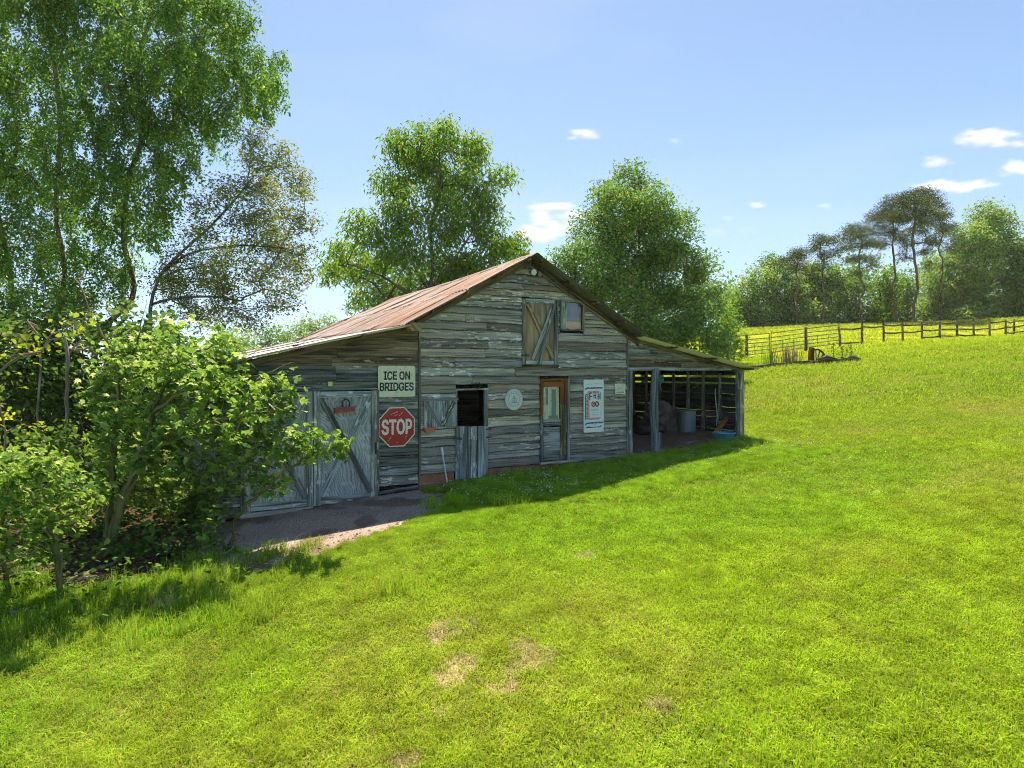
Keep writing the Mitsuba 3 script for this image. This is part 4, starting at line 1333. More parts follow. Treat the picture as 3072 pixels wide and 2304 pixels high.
# tall river birch at the left, several stems, hanging foliage
BD = 27.0
cl = [(60, 60, 105), (200, 40, 105), (340, 60, 105), (450, 85, 85), (535, 130, 62), (585, 185, 42), (470, 195, 85), (350, 200, 105), (220, 190, 105), (90, 200, 105), (560, 215, 34), (420, 275, 70), (300, 320, 95), (170, 330, 95), (50, 340, 95),
      (340, 415, 62), (220, 440, 85), (90, 450, 95), (20, 540, 75), (140, 560, 75), (240, 545, 62), (320, 480, 48), (100, -100, 140), (300, -110, 140), (430, -40, 80), (-90, 120, 130), (-90, 330, 130), (-80, 520, 100), (500, 30, 60), (60, 640, 60), (160, 640, 55), (255, 610, 40),
      (600, 130, 26), (395, 350, 45), (415, 140, 60)]
att = clump_points(cl, BD, 52, 1, depth=2.6, fill=.2)
tr = [trunk_at(128, 760, -60, BD, -10, .25, 1, 9), trunk_at(205, 760, 40, BD + .5, 120, .3, 2, 9), trunk_at(40, 760, 20, BD + 1, -30, .25, 3, 8)]
plant('river_birch', 'tall river birch with hanging foliage and several brown stems at the left edge', 'tree', tr, att, 'birch_bark', 'birch_leaf', 34, .26, .132, .58, 1, r_tip=.006, p=.37, step=.5, droop=.8, tilt=.6, hang=.6)

# sparse spreading tree beside it
MD = 24.0
cl = [(550, 310, 40), (610, 345, 38), (560, 385, 48), (640, 400, 36), (490, 420, 48), (570, 460, 52), (645, 480, 42), (430, 510, 42), (520, 540, 48), (620, 560, 48), (450, 600, 48), (400, 560, 40), (560, 610, 44), (480, 660, 50), (390, 650, 44), (655, 540, 28), (620, 615, 30), (430, 690, 40), (530, 690, 36), (585, 660, 26), (350, 610, 40), (655, 425, 22), (520, 480, 36), (600, 510, 34), (480, 565, 36), (565, 515, 34), (440, 455, 34), (380, 600, 36), (615, 655, 26), (650, 590, 26), (590, 410, 30), (535, 345, 24), (480, 620, 34)]
att = clump_points(cl, MD, 62, 21, depth=2.2, vscale=.95, fill=.1)
f0 = V(320, 760, MD); f0[2] = float(G(f0[0], f0[1])) - .1
tr = [[f0, V(325, 660, MD), V(350, 590, MD), V(420, 520, MD - .3), V(500, 440, MD), V(570, 350, MD + .5)], [V(350, 590, MD), V(420, 545, MD + .6), V(520, 530, MD + .9), V(640, 545, MD + .5)], [V(325, 660, MD), V(420, 640, MD - .8), V(520, 650, MD - 1)], [V(340, 610, MD), V(400, 580, MD + .5), V(480, 575, MD + 1), V(600, 615, MD + 1)]]
plant('silk_tree', 'sparse spreading tree with thin arching limbs and small brownish leaves left of the barn', 'tree', tr, att, 'bark', 'mimosa_leaf', 30, .21, .118, .5, 21, r_tip=.0055, p=.36, step=.3, droop=.2, tilt=.6, flat_=.75)

# pecan behind the barn
PD = 31.0
cl = [(890, 310, 42), (955, 300, 42), (1015, 330, 40), (855, 335, 32), (850, 400, 40), (930, 380, 55), (1010, 410, 50), (1085, 385, 26), (870, 460, 45), (960, 470, 55), (1050, 465, 42), (790, 500, 45), (870, 540, 55), (960, 560, 55), (1055, 545, 55), (1105, 540, 32), (745, 560, 40), (810, 600, 50), (900, 620, 55),
      (722, 590, 24), (785, 650, 24), (1000, 620, 55), (1095, 600, 40), (762, 655, 14), (840, 660, 36), (920, 680, 40), (1060, 640, 40)]
att = clump_points(cl, PD, 48, 31, depth=2.0, fill=.3)
tr = [trunk_at(930, 800, 330, PD, 20, .2, 4, 8), [V(935, 640, PD), V(880, 540, PD + .5), V(850, 420, PD + .6)], [V(935, 620, PD), V(1020, 500, PD - .6), V(1075, 400, PD - .5)], [V(930, 680, PD), V(830, 600, PD - 1), V(750, 570, PD - 1)]]
plant('pecan_tree', 'broad yellow green pecan with drooping leaflets behind the barn roof', 'tree', tr, att, 'bark', 'pecan_leaf', 30, .26, .25, .30, 31, r_tip=.008, p=.37, step=.5, droop=.85, tilt=.45)

# oak behind the barn, right
OD = 33.0
cl = [(1360, 395, 40), (1330, 455, 58), (1415, 445, 46), (1285, 500, 52), (1380, 530, 80), (1455, 515, 50), (1265, 570, 55), (1350, 600, 85), (1450, 600, 75), (1515, 575, 34), (1225, 565, 28), (1250, 640, 48), (1340, 670, 75), (1440, 690, 75), (1525, 660, 42), (1500, 725, 55), (1548, 735, 36), (1400, 740, 60), (1390, 470, 50), (1310, 425, 28), (1545, 640, 20), (1480, 470, 22), (1200, 560, 14), (1290, 720, 55)]
att = clump_points(cl, OD, 55, 41, depth=2.4, fill=.35)
tr = [trunk_at(1392, 830, 400, OD, -20, .15, 5, 8)]
plant('oak_tree', 'dense dark green oak with a rounded pointed crown right of the barn peak', 'tree', tr, att, 'bark', 'oak_leaf', 34, .25, .17, .52, 41, r_tip=.007, p=.36, step=.5, droop=.1, tilt=.7)
att = clump_points([(1570, 690, 22), (1578, 730, 24), (1560, 760, 26), (1590, 770, 14), (1575, 655, 14)], 37, 45, 45, depth=.8)
plant('sapling_tree', 'small yellow green tree between the oak and the fence', 'tree', [trunk_at(1570, 800, 680, 37, 0, .1, 6, 5)], att, 'bark', 'pecan_leaf', 28, .3, .2, .45, 45, r_tip=.01, step=.5)

# low trees far left behind the barn
for i, (cl, d, tx, mat, lab) in enumerate((([(690, 700, 22), (660, 715, 22), (715, 705, 14), (640, 735, 24), (700, 735, 26), (735, 720, 10)], 62, 690, 'wood_leaf', 'far rounded green tree just above the left end of the barn roof'),
                                            ([(600, 725, 24), (565, 735, 22), (610, 755, 26), (570, 765, 24)], 58, 590, 'oak_leaf', 'far low green tree left of the one above the roof end'),
                                            ([(520, 735, 26), (480, 740, 26), (510, 765, 26), (450, 760, 24)], 55, 500, 'wood_leaf', 'far low green tree seen under the sparse spreading tree'))):
    att = clump_points(cl, d, 16, 50 + i, depth=1.5)
    plant('field_tree', lab, 'tree', [trunk_at(tx, 800, 715, d, 0, .2, 7 + i, 5)], att, 'bark', mat, 34, .42, .28, .55, 50 + i, r_tip=.012, p=.38, step=.8)

# the wood at the right: pines first, then broadleaf trees
WD = 84.0
pines = [(1977, 700, 408, [(1960, 428, 22), (1990, 425, 26), (2018, 440, 22), (1975, 450, 30), (2005, 470, 28), (2040, 468, 18), (1945, 470, 24), (1985, 495, 22), (2055, 485, 10), (1930, 495, 12), (1962, 520, 18), (1992, 540, 14), (2012, 520, 16), (1950, 555, 9), (2000, 572, 9)], 75, 'tallest pine in the wood on the hill'),
         (1936, 700, 425, [(1925, 440, 22), (1905, 460, 22), (1885, 475, 16), (1935, 470, 20), (1900, 495, 18), (1925, 505, 14), (1950, 540, 10), (1912, 530, 14), (1888, 522, 15), (1940, 512, 14), (1880, 560, 9)], 76, 'slender leaning pine left of the tallest pine'),
         (1862, 700, 495, [(1850, 498, 20), (1828, 510, 16), (1870, 505, 18), (1845, 525, 18), (1880, 530, 16), (1825, 535, 10), (1862, 560, 16), (1836, 560, 12), (1882, 575, 11), (1850, 592, 9)], 74, 'pine with a long bare trunk behind the metal gates'),
         (1775, 700, 515, [(1770, 520, 18), (1795, 525, 16), (1755, 535, 14), (1785, 550, 18), (1770, 575, 16), (1805, 545, 10)], 77, 'pine with a reddish flat top above the dark broadleaf trees'),
         (2030, 700, 480, [(2030, 490, 16), (2050, 500, 16), (2070, 510, 12), (2020, 520, 14), (2055, 535, 14)], 80, 'short topped pine right of the tallest pine'),
         (1720, 700, 540, [(1715, 550, 18), (1735, 555, 16), (1700, 565, 14), (1725, 580, 18)], 78, 'low pine at the left of the pine row')]
for i, (x, y0, y1, cl, d, lab) in enumerate(pines):
    att = clump_points(cl, d, 16, 60 + i, depth=2.2, vscale=.75, fill=.3)
    plant('pine_tree', lab, 'tree', [trunk_at(x, y0, y1 + 6, d, -8 if i in (1, 2) else 0, .2, 20 + i, 9)], att, 'pine_bark', 'pine_needle', 62, .42, .28, .2, 60 + i, r_tip=.02, p=.34, step=.8, droop=-.2, tilt=.8, flat_=.5, up=.2, bend=.35, jit=.2)
broad = [([(1600, 640, 36), (1640, 610, 34), (1610, 690, 40), (1650, 680, 46)], 78, 1625, 'wood_leaf', 'dark broadleaf tree at the left end of the wood'),
         ([(1680, 590, 32), (1700, 630, 40), (1690, 690, 40), (1660, 570, 16)], 80, 1690, 'oak_leaf', 'brownish broadleaf tree second from the left of the wood'),
         ([(1750, 620, 42), (1780, 670, 46), (1740, 690, 36), (1760, 590, 22)], 79, 1760, 'wood_leaf', 'grey green broadleaf tree behind the gates'),
         ([(1830, 630, 36), (1820, 680, 42), (1850, 600, 24), (1800, 600, 26)], 81, 1825, 'oak_leaf', 'dark broadleaf tree under the bare trunked pine'),
         ([(1900, 640, 30), (1890, 690, 34), (1920, 600, 20), (1910, 670, 24)], 82, 1900, 'pecan_leaf', 'bright broadleaf tree between the two tall pine trunks'),
         ([(1960, 620, 26), (1950, 670, 32), (1990, 680, 30)], 88, 1960, 'oak_leaf', 'shaded broadleaf tree behind the tallest pine trunk'),
         ([(2030, 580, 34), (2050, 630, 42), (2020, 680, 40), (2060, 560, 24), (2010, 610, 20)], 80, 2035, 'wood_leaf', 'green broadleaf tree right of the tallest pine trunk'),
         ([(2130, 470, 34), (2100, 510, 36), (2160, 490, 34), (2120, 560, 50), (2180, 540, 40), (2090, 620, 40), (2150, 630, 50), (2110, 690, 40), (2170, 690, 40)], 77, 2130, 'wood_leaf', 'big rounded broadleaf tree near the right edge'),
         ([(2210, 600, 40), (2230, 540, 36), (2220, 670, 46), (2250, 610, 50)], 76, 2225, 'oak_leaf', 'green tree cut by the right edge of the photo'),
         ([(1570, 700, 20), (1600, 735, 26), (1640, 735, 26)], 76, 1605, 'oak_leaf', 'low dark tree beside the oak at the foot of the wood'),
         ([(1720, 735, 22), (1770, 730, 26), (1820, 725, 24)], 86, 1770, 'oak_leaf', 'low shaded tree behind the middle gate'),
         ([(1870, 715, 22), (1930, 710, 22), (1990, 700, 22), (2050, 695, 24)], 90, 1950, 'oak_leaf', 'low shaded tree behind the rail fence')]
for i, (cl, d, tx, mat, lab) in enumerate(broad):
    d += 4
    att = clump_points(cl, d, 14, 80 + i, depth=2.0, fill=.3)
    top = min(c[1] for c in cl)
    plant('broadleaf_tree', lab, 'tree', [trunk_at(tx, 720, top + 10, d, 0, .25, 40 + i, 6)], att, 'bark', mat, 40, .5, .34, .55, 80 + i, r_tip=.016, p=.37, step=.9, droop=.1, tilt=.7)
# deep edge of the wood behind them, one mass
r_ = np.random.default_rng(5)
n = 2600
x_ = r_.uniform(12, 110, n); y_ = r_.uniform(92, 112, n); z_ = G(x_, y_) + r_.uniform(0, 1, n) ** 1.2 * np.clip(6.0 + 3 * np.sin(x_ * .3) + (x_ - 20) * .06, 3, 12)
pts = np.repeat(np.c_[x_, y_, z_], 9, axis=0) + r_.normal(size=(n * 9, 3)) * .8
m = leaves(pts, .6, .6, 5, droop=.1, tilt=.7)
put('far_wood', m[:2], 'oak_leaf', uv=m[2]); L('far_wood', 'deep shaded wood behind the trees on the hill', 'wood', kind='stuff')
n = 2600
x_ = r_.uniform(-75, -6, n); y_ = r_.uniform(60, 95, n); z_ = G(x_, y_) + r_.uniform(0, 1, n) ** 1.3 * (3.0 + 2 * np.sin(x_ * .35 + y_ * .1))
pts = np.repeat(np.c_[x_, y_, z_], 9, axis=0) + r_.normal(size=(n * 9, 3)) * .7
m = leaves(pts, .55, .6, 6, droop=.1, tilt=.7)
put('far_thicket', m[:2], 'oak_leaf', uv=m[2]); L('far_thicket', 'far thicket along the horizon behind the left trees', 'thicket', kind='stuff')

# undergrowth of vines under the tall trees at the left
cl = [(30, 700, 70), (130, 720, 70), (240, 720, 60), (340, 740, 50), (60, 800, 80), (170, 820, 80), (290, 810, 70), (400, 800, 50), (480, 790, 34), (60, 900, 80), (180, 900, 80), (300, 890, 70), (400, 880, 55), (-60, 760, 90), (-60, 900, 90), (480, 860, 40)]
att = clump_points(cl, 17.5, 60, 101, depth=2.2, fill=.2)
plant('vine_thicket', 'dark green thicket of shaded vines under the tall birch', 'thicket', [trunk_at(180, 900, 720, 17.5, 0, .1, 60, 5), trunk_at(60, 900, 700, 18, 0, .1, 61, 5), trunk_at(330, 900, 720, 18, 0, .1, 62, 5)], att, 'bark', 'ivy_leaf', 20, .24, .15, .75, 101, r_tip=.006, step=.4, shape=HEART, droop=.3, tilt=.5)

# the big fig bush in front of the left shed
FD = 11.6
cl = [(300, 745, 42, .6), (385, 735, 40, .5), (445, 790, 42, .3), (520, 830, 38, .2), (572, 848, 30, -.1), (350, 820, 60, .5), (430, 860, 58, .1), (520, 880, 50, -.2), (590, 905, 42, -.5), (640, 955, 34, -.8), (685, 968, 24, -.9), (722, 963, 13, -1.0), (560, 975, 46, -.6), (470, 960, 58, -.2), (380, 920, 60, 0), (300, 885, 56, .3),
      (420, 1010, 42, -.3), (500, 1025, 36, -.6), (590, 1048, 24, -.9), (340, 985, 54, 0), (265, 955, 54, .2), (225, 870, 50, .8), (560, 1035, 22, -.8), (250, 800, 50, 1.0), (600, 835, 22, -.3), (615, 870, 20, -.4), (300, 1060, 44, .6), (390, 1080, 40, .5), (470, 1075, 30, .3), (250, 1030, 44, .7), (470, 730, 26, .6), (330, 1040, 40, .2), (500, 790, 18, .3), (380, 770, 36, -1.2), (465, 815, 36, -1.4), (300, 785, 36, -1.1), (535, 860, 30, -1.5), (420, 900, 34, -1.5), (500, 930, 30, -1.6)]
att = clump_points(cl, FD, 120, 111, depth=.4, fill=.25)
cl2 = [(240, 1010, 55), (330, 1040, 55), (420, 1060, 50), (260, 1090, 55), (350, 1120, 50), (430, 1120, 40), (200, 1140, 45), (290, 1160, 40), (480, 1090, 26), (180, 960, 60), (90, 960, 60), (20, 1000, 60), (-40, 1060, 80), (120, 1060, 60)]
att2 = clump_points(cl2, 12.6, 80, 115, depth=.5, fill=.1)
cl3 = [(240, 1180, 26), (300, 1190, 26), (360, 1195, 26), (420, 1190, 24), (470, 1175, 20), (210, 1200, 22), (270, 1205, 20), (380, 1165, 28), (330, 1160, 28), (440, 1160, 22), (500, 1190, 14)]
att2 = np.vstack([att2, clump_points(cl3, 10.7, 150, 116, depth=.25, fill=.1)])
plant('weed_thicket', 'dark shaded weeds filling the foot of the fig bush', 'weeds', [[np.array([-5.2, 12.6, float(G(-5.2, 12.6)) - .05]), np.array([-5.2, 12.7, 1.0])], [np.array([-7.0, 12.6, float(G(-7.0, 12.6)) - .05]), np.array([-7.1, 12.6, 1.0])], [np.array([-6.0, 10.8, float(G(-6.0, 10.8)) - .05]), np.array([-6.0, 10.8, .5])]], att2, 'bark', 'ivy_leaf', 9, .12, .12, .7, 115, r_tip=.003, p=.4, step=.2, shape=HEART, tilt=.5)
f1 = P(322, 1640, 11.2); f1[2] = float(G(f1[0], f1[1])) - .05
f2 = P(690, 1560, 10.8); f2[2] = float(G(f2[0], f2[1])) - .05
tr = [[f1, P(365, 1520, 11.3), P(405, 1410, 11.4), P(440, 1330, 11.5), P(455, 1240, 11.6), P(500, 1150, 11.6), P(560, 1060, 11.8)],
      [f2, P(740, 1512, 10.75), P(787, 1478, 10.7), P(850, 1425, 10.7), P(930, 1370, 10.7), P(1000, 1342, 10.6)],
      [f1 + np.array([-.12, .15, 0]), P(330, 1500, 11.6), P(345, 1300, 11.9), P(357, 1135, 12.0), P(330, 1060, 12.0), P(277, 955, 12.1), P(236, 850, 12.2)],
      [P(455, 1240, 11.6), P(540, 1180, 11.4), P(640, 1110, 11.3), P(740, 1065, 11.3), P(830, 1030, 11.2)],
      [P(357, 1135, 12.0), P(400, 1060, 12.0), P(425, 960, 12.0), P(440, 900, 12.1)],
      [P(440, 1330, 11.5), P(560, 1290, 11.2), P(700, 1250, 11.0), P(800, 1230, 10.9)]]
bare = np.vstack([clump_points([(165, 600, 26, .5), (215, 650, 24, .5), (135, 655, 22, .5), (240, 605, 18, .6), (600, 815, 20, -.2), (625, 790, 14, 0), (620, 870, 22, -.5), (535, 745, 22, .3), (480, 705, 20, .6), (260, 720, 26, .5), (330, 690, 22, .5)], 12.0, 90, 113, depth=.2, fill=.2)])
plant('fig_bush', 'large sprawling fig bush with lobed leaves in front of the double doors', 'bush', tr, att, 'mossy_bark', 'fig_leaf', 11.0, .115, .145, .95, 111, r_tip=.005, p=.46, step=.16, shape=FIG, droop=.35, tilt=.5, bare=bare, thick=.012, single=300, jit=.16, bend=.3, face=.7)
# bare stems of a dead shrub behind it
tr = [[P(200, 1500, 12.9), P(200, 1175, 12.9), P(207, 1105, 12.9), P(195, 1010, 13)], [P(112, 1500, 13.1), P(112, 1200, 13.1), P(117, 1075, 13.1), P(110, 1000, 13.1)]]
for t_ in tr:
    t_[0][2] = float(G(t_[0][0], t_[0][1])) - .05
att = clump_points([(160, 740, 24), (240, 780, 26), (190, 700, 26), (100, 740, 24), (60, 700, 20), (140, 690, 22), (210, 760, 18), (250, 730, 22), (20, 740, 18)], 13.0, 80, 121, depth=.4, fill=.15)
plant('bare_shrub', 'grey leafless shrub with a pale stem behind the fig bush', 'shrub', tr, att[:0], 'pale_bark', 'fig_leaf', 1, .1, .1, seed=121, r_tip=.0075, p=.42, step=.16, bare=att, thick=.012, jit=.2, bend=.4)
# redbud with yellow heart leaves, upper left
att = clump_points([(15, 720, 26), (55, 735, 24), (95, 745, 22), (120, 715, 18), (150, 705, 16), (180, 690, 16), (165, 725, 12), (60, 765, 20), (15, 770, 20), (10, 860, 16), (30, 900, 18), (12, 830, 12), (60, 920, 16), (-40, 740, 40), (-30, 880, 36)], 10.8, 30, 131, depth=.4, vscale=.5, fill=.1)
f3 = V(5, 1000, 10.8); f3[2] = float(G(f3[0], f3[1])) - .05
f4 = V(-20, 1000, 10.9); f4[2] = float(G(f4[0], f4[1])) - .05
plant('redbud', 'redbud sapling with yellow heart shaped leaves at the left edge', 'sapling', [[f3, V(8, 930, 10.8), V(-5, 860, 10.8), V(-20, 790, 10.9)], [f4, V(-20, 850, 10.9), V(10, 790, 10.9), V(90, 760, 10.9)]], att, 'pale_bark', 'redbud_leaf', 2.6, .10, .085, .95, 131, r_tip=.004, p=.45, step=.15, shape=HEART, droop=.5, tilt=.45, thick=.012, single=60)
# lower fig bush, nearest, at the left edge
LD = 9.3
cl = [(40, 1000, 42), (95, 1005, 46), (155, 1035, 42), (60, 1075, 52), (135, 1105, 50), (40, 1155, 46), (185, 1080, 30), (105, 1170, 42), (20, 1215, 32), (-30, 1080, 60), (-30, 1190, 50), (205, 1050, 16), (10, 1040, 40), (60, 1225, 24), (60, 1020, 42, -.9), (135, 1050, 36, -.8), (15, 1065, 44, -1.0), (90, 1120, 36, -.7)]
att = clump_points(cl, LD, 170, 141, depth=.35, fill=.2)
f5 = P(178, 1700, 9.3); f5[2] = float(G(f5[0], f5[1])) - .05
f6 = P(20, 1640, 9.5); f6[2] = float(G(f6[0], f6[1])) - .05
tr = [[f5, P(175, 1640, 9.3), P(155, 1590, 9.3), P(145, 1530, 9.3), P(120, 1450, 9.3)], [P(150, 1560, 9.3), P(110, 1600, 9.2), P(70, 1640, 9.2)], [f6, P(15, 1560, 9.5), P(40, 1450, 9.5)], [P(145, 1530, 9.3), P(200, 1520, 9.3), P(290, 1480, 9.3)]]
plant('low_fig_bush', 'low sunlit fig bush with a crooked stem at the lower left edge', 'bush', tr, att, 'mossy_bark', 'fig_leaf', 9, .09, .115, .95, 141, r_tip=.004, p=.46, step=.14, shape=FIG, droop=.35, tilt=.4, thick=.012, single=220, jit=.16, face=.7)
# pale young shoot by the slab
att = clump_points([(460, 1110, 16), (470, 1140, 16), (440, 1150, 14), (455, 1125, 18), (430, 1165, 10)], 10.3, 130, 151, depth=.1, fill=.1)
f7 = P(600, 1640, 10.3); f7[2] = float(G(f7[0], f7[1])) - .05
plant('leafy_shoot', 'pale leafy shoot at the edge of the concrete apron', 'shrub', [[f7, P(610, 1590, 10.3), P(640, 1540, 10.3)]], att, 'mossy_bark', 'fig_leaf', 4, .05, .085, .95, 151, r_tip=.003, step=.12, shape=FIG, droop=.2, tilt=.45, thick=.01)

# dark soil with litter, ivy and fallen branches under the bushes
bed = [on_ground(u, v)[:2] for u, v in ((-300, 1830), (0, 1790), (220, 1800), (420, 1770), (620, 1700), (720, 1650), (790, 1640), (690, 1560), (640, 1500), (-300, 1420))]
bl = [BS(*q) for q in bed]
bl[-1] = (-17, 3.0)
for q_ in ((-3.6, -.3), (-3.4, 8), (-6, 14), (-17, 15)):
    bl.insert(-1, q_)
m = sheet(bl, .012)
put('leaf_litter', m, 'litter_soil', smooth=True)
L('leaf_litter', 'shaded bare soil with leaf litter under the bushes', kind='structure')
from shapely import Polygon, contains_xy
BED = Polygon([tuple(W(np.array([s, t, 0.]))[:2]) for s, t in bl])
APRON = Polygon([tuple(W(np.array([s, t, 0.]))[:2]) for s, t in ap])
HOUSE = Polygon([tuple(W(np.array([s, t, 0.]))[:2]) for s, t in ((-3.2, .0), (10.0, .05), (10.0, 7.5), (-3.3, 7.5))])
r_ = np.random.default_rng(77)
x_, y_ = r_.uniform(-15, -1, 30000), r_.uniform(7, 18, 30000)
ok = contains_xy(BED.buffer(1.4), x_, y_) & ~contains_xy(APRON.buffer(.05), x_, y_) & (contains_xy(BED.buffer(.4), x_, y_) | (r_.uniform(size=30000) < .3)) & (r_.uniform(size=30000) < .5 + .5 * (meshkit.fbm(np.c_[x_ * .9, y_ * .9, x_ * 0], 3, 4) > .47))
pts = np.c_[x_, y_, G(x_, y_) + .02 + r_.uniform(0, 1, 30000) ** 2 * .34][ok]
m = leaves(pts, .075, .9, 78, HEART, droop=.2, tilt=.35)
put('ivy', m[:2], 'ivy_leaf', uv=m[2]); L('ivy', 'low ivy and weeds covering the shaded soil under the bushes', 'ground cover', kind='stuff')
x_, y_ = r_.uniform(-15, 4, 9000), r_.uniform(6.5, 15, 9000)
ok = contains_xy(BED.union(APRON.buffer(.1)), x_, y_) & (r_.uniform(size=9000) < np.where(contains_xy(APRON.buffer(-.1), x_, y_), .06, .8)) & ~contains_xy(HOUSE, x_, y_)
pts = np.c_[x_, y_, G(x_, y_) + .035][ok]
m = leaves(pts, .07, .55, 79, RHOMB, droop=0, tilt=.25)
put('fallen_leaves', m[:2], 'dry_leaf', uv=m[2]); L('fallen_leaves', 'dry brown leaves scattered on the soil and slab edge', 'fallen leaves', kind='stuff')
for i, (a, b, r0, lab) in enumerate((((200, 1650, 9.9), (360, 1632, 10.6), .035, 'fallen grey branch lying between the two fig bushes'), ((30, 1730, 8.9), (110, 1695, 9.1), .03, 'sawn grey branch lying under the low fig bush'),
                                     ((205, 1600, 9.8), (290, 1668, 9.7), .03, 'broken forked branch lying against the low bush'), ((600, 1640, 10.2), (700, 1560, 10.5), .014, 'thin bare stick lying at the slab edge'))):
    p0, p1 = P(*a), P(*b)
    for q_ in (p0, p1):
        q_[2] = float(G(q_[0], q_[1])) + r0 + (.12 if q_ is p1 and i > 1 else .02)
    k = np.linspace(0, 1, 6)[:, None]
    pl = p0 + (p1 - p0) * k
    pl[1:-1] += r_.normal(size=(4, 3)) * .02
    m = tube(pl, np.linspace(r0, r0 * .6, 6), 7)
    L(put('fallen_branch', m[:2], 'pale_bark', uv=m[2], smooth=True), lab, 'branch')
# ---------------------------------------------------------------- turf blades
def blade_patch(n, size, h, w, seed, segs=2, lean=.5, clover=0.0, tuft=0.0):
    r = np.random.default_rng(seed)
    root = np.c_[r.uniform(-size / 2, size / 2, (n, 2)), np.full(n, -.01)]
    if tuft:
        c = r.uniform(-size / 2, size / 2, (max(1, int(n * tuft)), 2))
        k = r.integers(0, len(c), n)
        root[:, :2] = root[:, :2] * .25 + c[k] + r.normal(size=(n, 2)) * .035
    a = r.uniform(0, 2 * np.pi, n)
    dirv = np.c_[np.cos(a), np.sin(a), np.zeros(n)]
    side = np.c_[-np.sin(a), np.cos(a), np.zeros(n)]
    tw = r.uniform(0, 2 * np.pi, n)
    side = np.c_[np.cos(tw), np.sin(tw), np.zeros(n)]
    hh = h * r.uniform(.45, 1.15, n)
    ln = np.abs(r.normal(size=n)) * lean
    ww = w * r.uniform(.6, 1.2, n)
    rnd = r.uniform(0, 1, n)
    mid = root + np.c_[dirv[:, :2] * (ln * .35 * hh)[:, None], hh * .6]
    tip = root + np.c_[dirv[:, :2] * (ln * 1.0 * hh)[:, None], hh * np.clip(1.05 - ln * .35, .35, 1)]
    o = side * ww[:, None] / 2
    if segs == 2:
        v = np.stack([root - o, root + o, mid - o * .85, mid + o * .85, tip], 1)
        f1 = np.array([(0, 1, 3), (0, 3, 2), (2, 3, 4)])
        hv = np.array([0, 0, .6, .6, 1])
    else:
        v = np.stack([root - o, root + o, tip], 1)
        f1 = np.array([(0, 1, 2)])
        hv = np.array([0, 0, 1])
    k = v.shape[1]
    f = (f1[None] + (np.arange(n) * k)[:, None, None]).reshape(-1, 3)
    uv = np.stack([np.repeat(rnd, k), np.tile(hv, n)], 1)
    v = v.reshape(-1, 3)
    if clover:
        m = int(n * clover)
        pts = np.c_[r.uniform(-size / 2, size / 2, (m, 2)), r.uniform(.2, .7, m) * h]
        q = leaves(pts, w * 3.6, .8, seed + 1, RHOMB, droop=.1, tilt=.35)
        return join([(v, f, uv), q])
    return v, f, uv


kinds = {'near': [blade_patch(3400, 1.0, .085, .0075, 200 + i, 2, .75, .10) for i in range(4)],
         'mid': [blade_patch(1900, 1.4, .10, .013, 210 + i, 1, .7, .06) for i in range(3)],
         'far': [blade_patch(1150, 2.4, .14, .034, 220 + i, 1, .6) for i in range(3)],
         'hill': [blade_patch(900, 5.0, .22, .09, 230 + i, 1, .5) for i in range(3)],
         'tall': [blade_patch(420, 1.0, .26, .010, 240 + i, 2, .55, .0, .04) for i in range(3)]}
for k, ms in kinds.items():
    for i, m in enumerate(ms):
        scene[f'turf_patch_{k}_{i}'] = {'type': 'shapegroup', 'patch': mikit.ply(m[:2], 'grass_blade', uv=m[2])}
NOGO = HOUSE.union(APRON.buffer(-.08))
rg = np.random.default_rng(99)
gcount = {'grass': 0, 'tall_grass': 0}


def lay(kind, name, x, y, zs=1.0, xy=1.0):
    i = rg.integers(0, len(kinds[kind]))
    e = .4
    z = float(G(x, y)); gx = float(G(x + e, y) - G(x - e, y)) / (2 * e); gy = float(G(x, y + e) - G(x, y - e)) / (2 * e)
    a = rg.integers(0, 4) * math.pi / 2
    c, s = math.cos(a) * xy, math.sin(a) * xy
    rot = np.array([[c, -s, 0], [s, c, 0], [gx * c + gy * s, -gx * s + gy * c, zs]])
    mm = np.eye(4); mm[:3, :3] = rot; mm[:3, 3] = (x, y, z)
    gcount[name] += 1
    scene[f'{name}__{gcount[name]:03d}'] = {'type': 'instance', 'g': {'type': 'ref', 'id': f'turf_patch_{kind}_{i}'}, 'to_world': T(mm.tolist())}


def cells(y0, y1, st):
    for y in np.arange(y0 + st / 2, y1, st):
        w = .80 * y + 2.0
        for x in np.arange(-math.ceil(w / st) * st, w + st, st):
            yield x, y


def free(x, y, st):
    c = [(x + a * st * .42, y + b * st * .42) for a in (-1, 0, 1) for b in (-1, 0, 1)]
    xs_, ys_ = np.array(c).T
    return contains_xy(NOGO, xs_, ys_).mean(), contains_xy(BED, xs_, ys_).mean()


for x, y in cells(3.6, 12.6, 1.0):
    a, b = free(x, y, 1.0)
    if a > .12 or b > .5:
        continue
    lay('near', 'grass', x, y, rg.uniform(.75, 1.2) * (1.25 if b > 0 else 1))
for x, y in cells(12.6, 22.2, 1.4):
    a, b = free(x, y, 1.4)
    if a > .08 or b > .5 or x < -9:
        continue
    lay('mid', 'grass', x, y, rg.uniform(.8, 1.25))
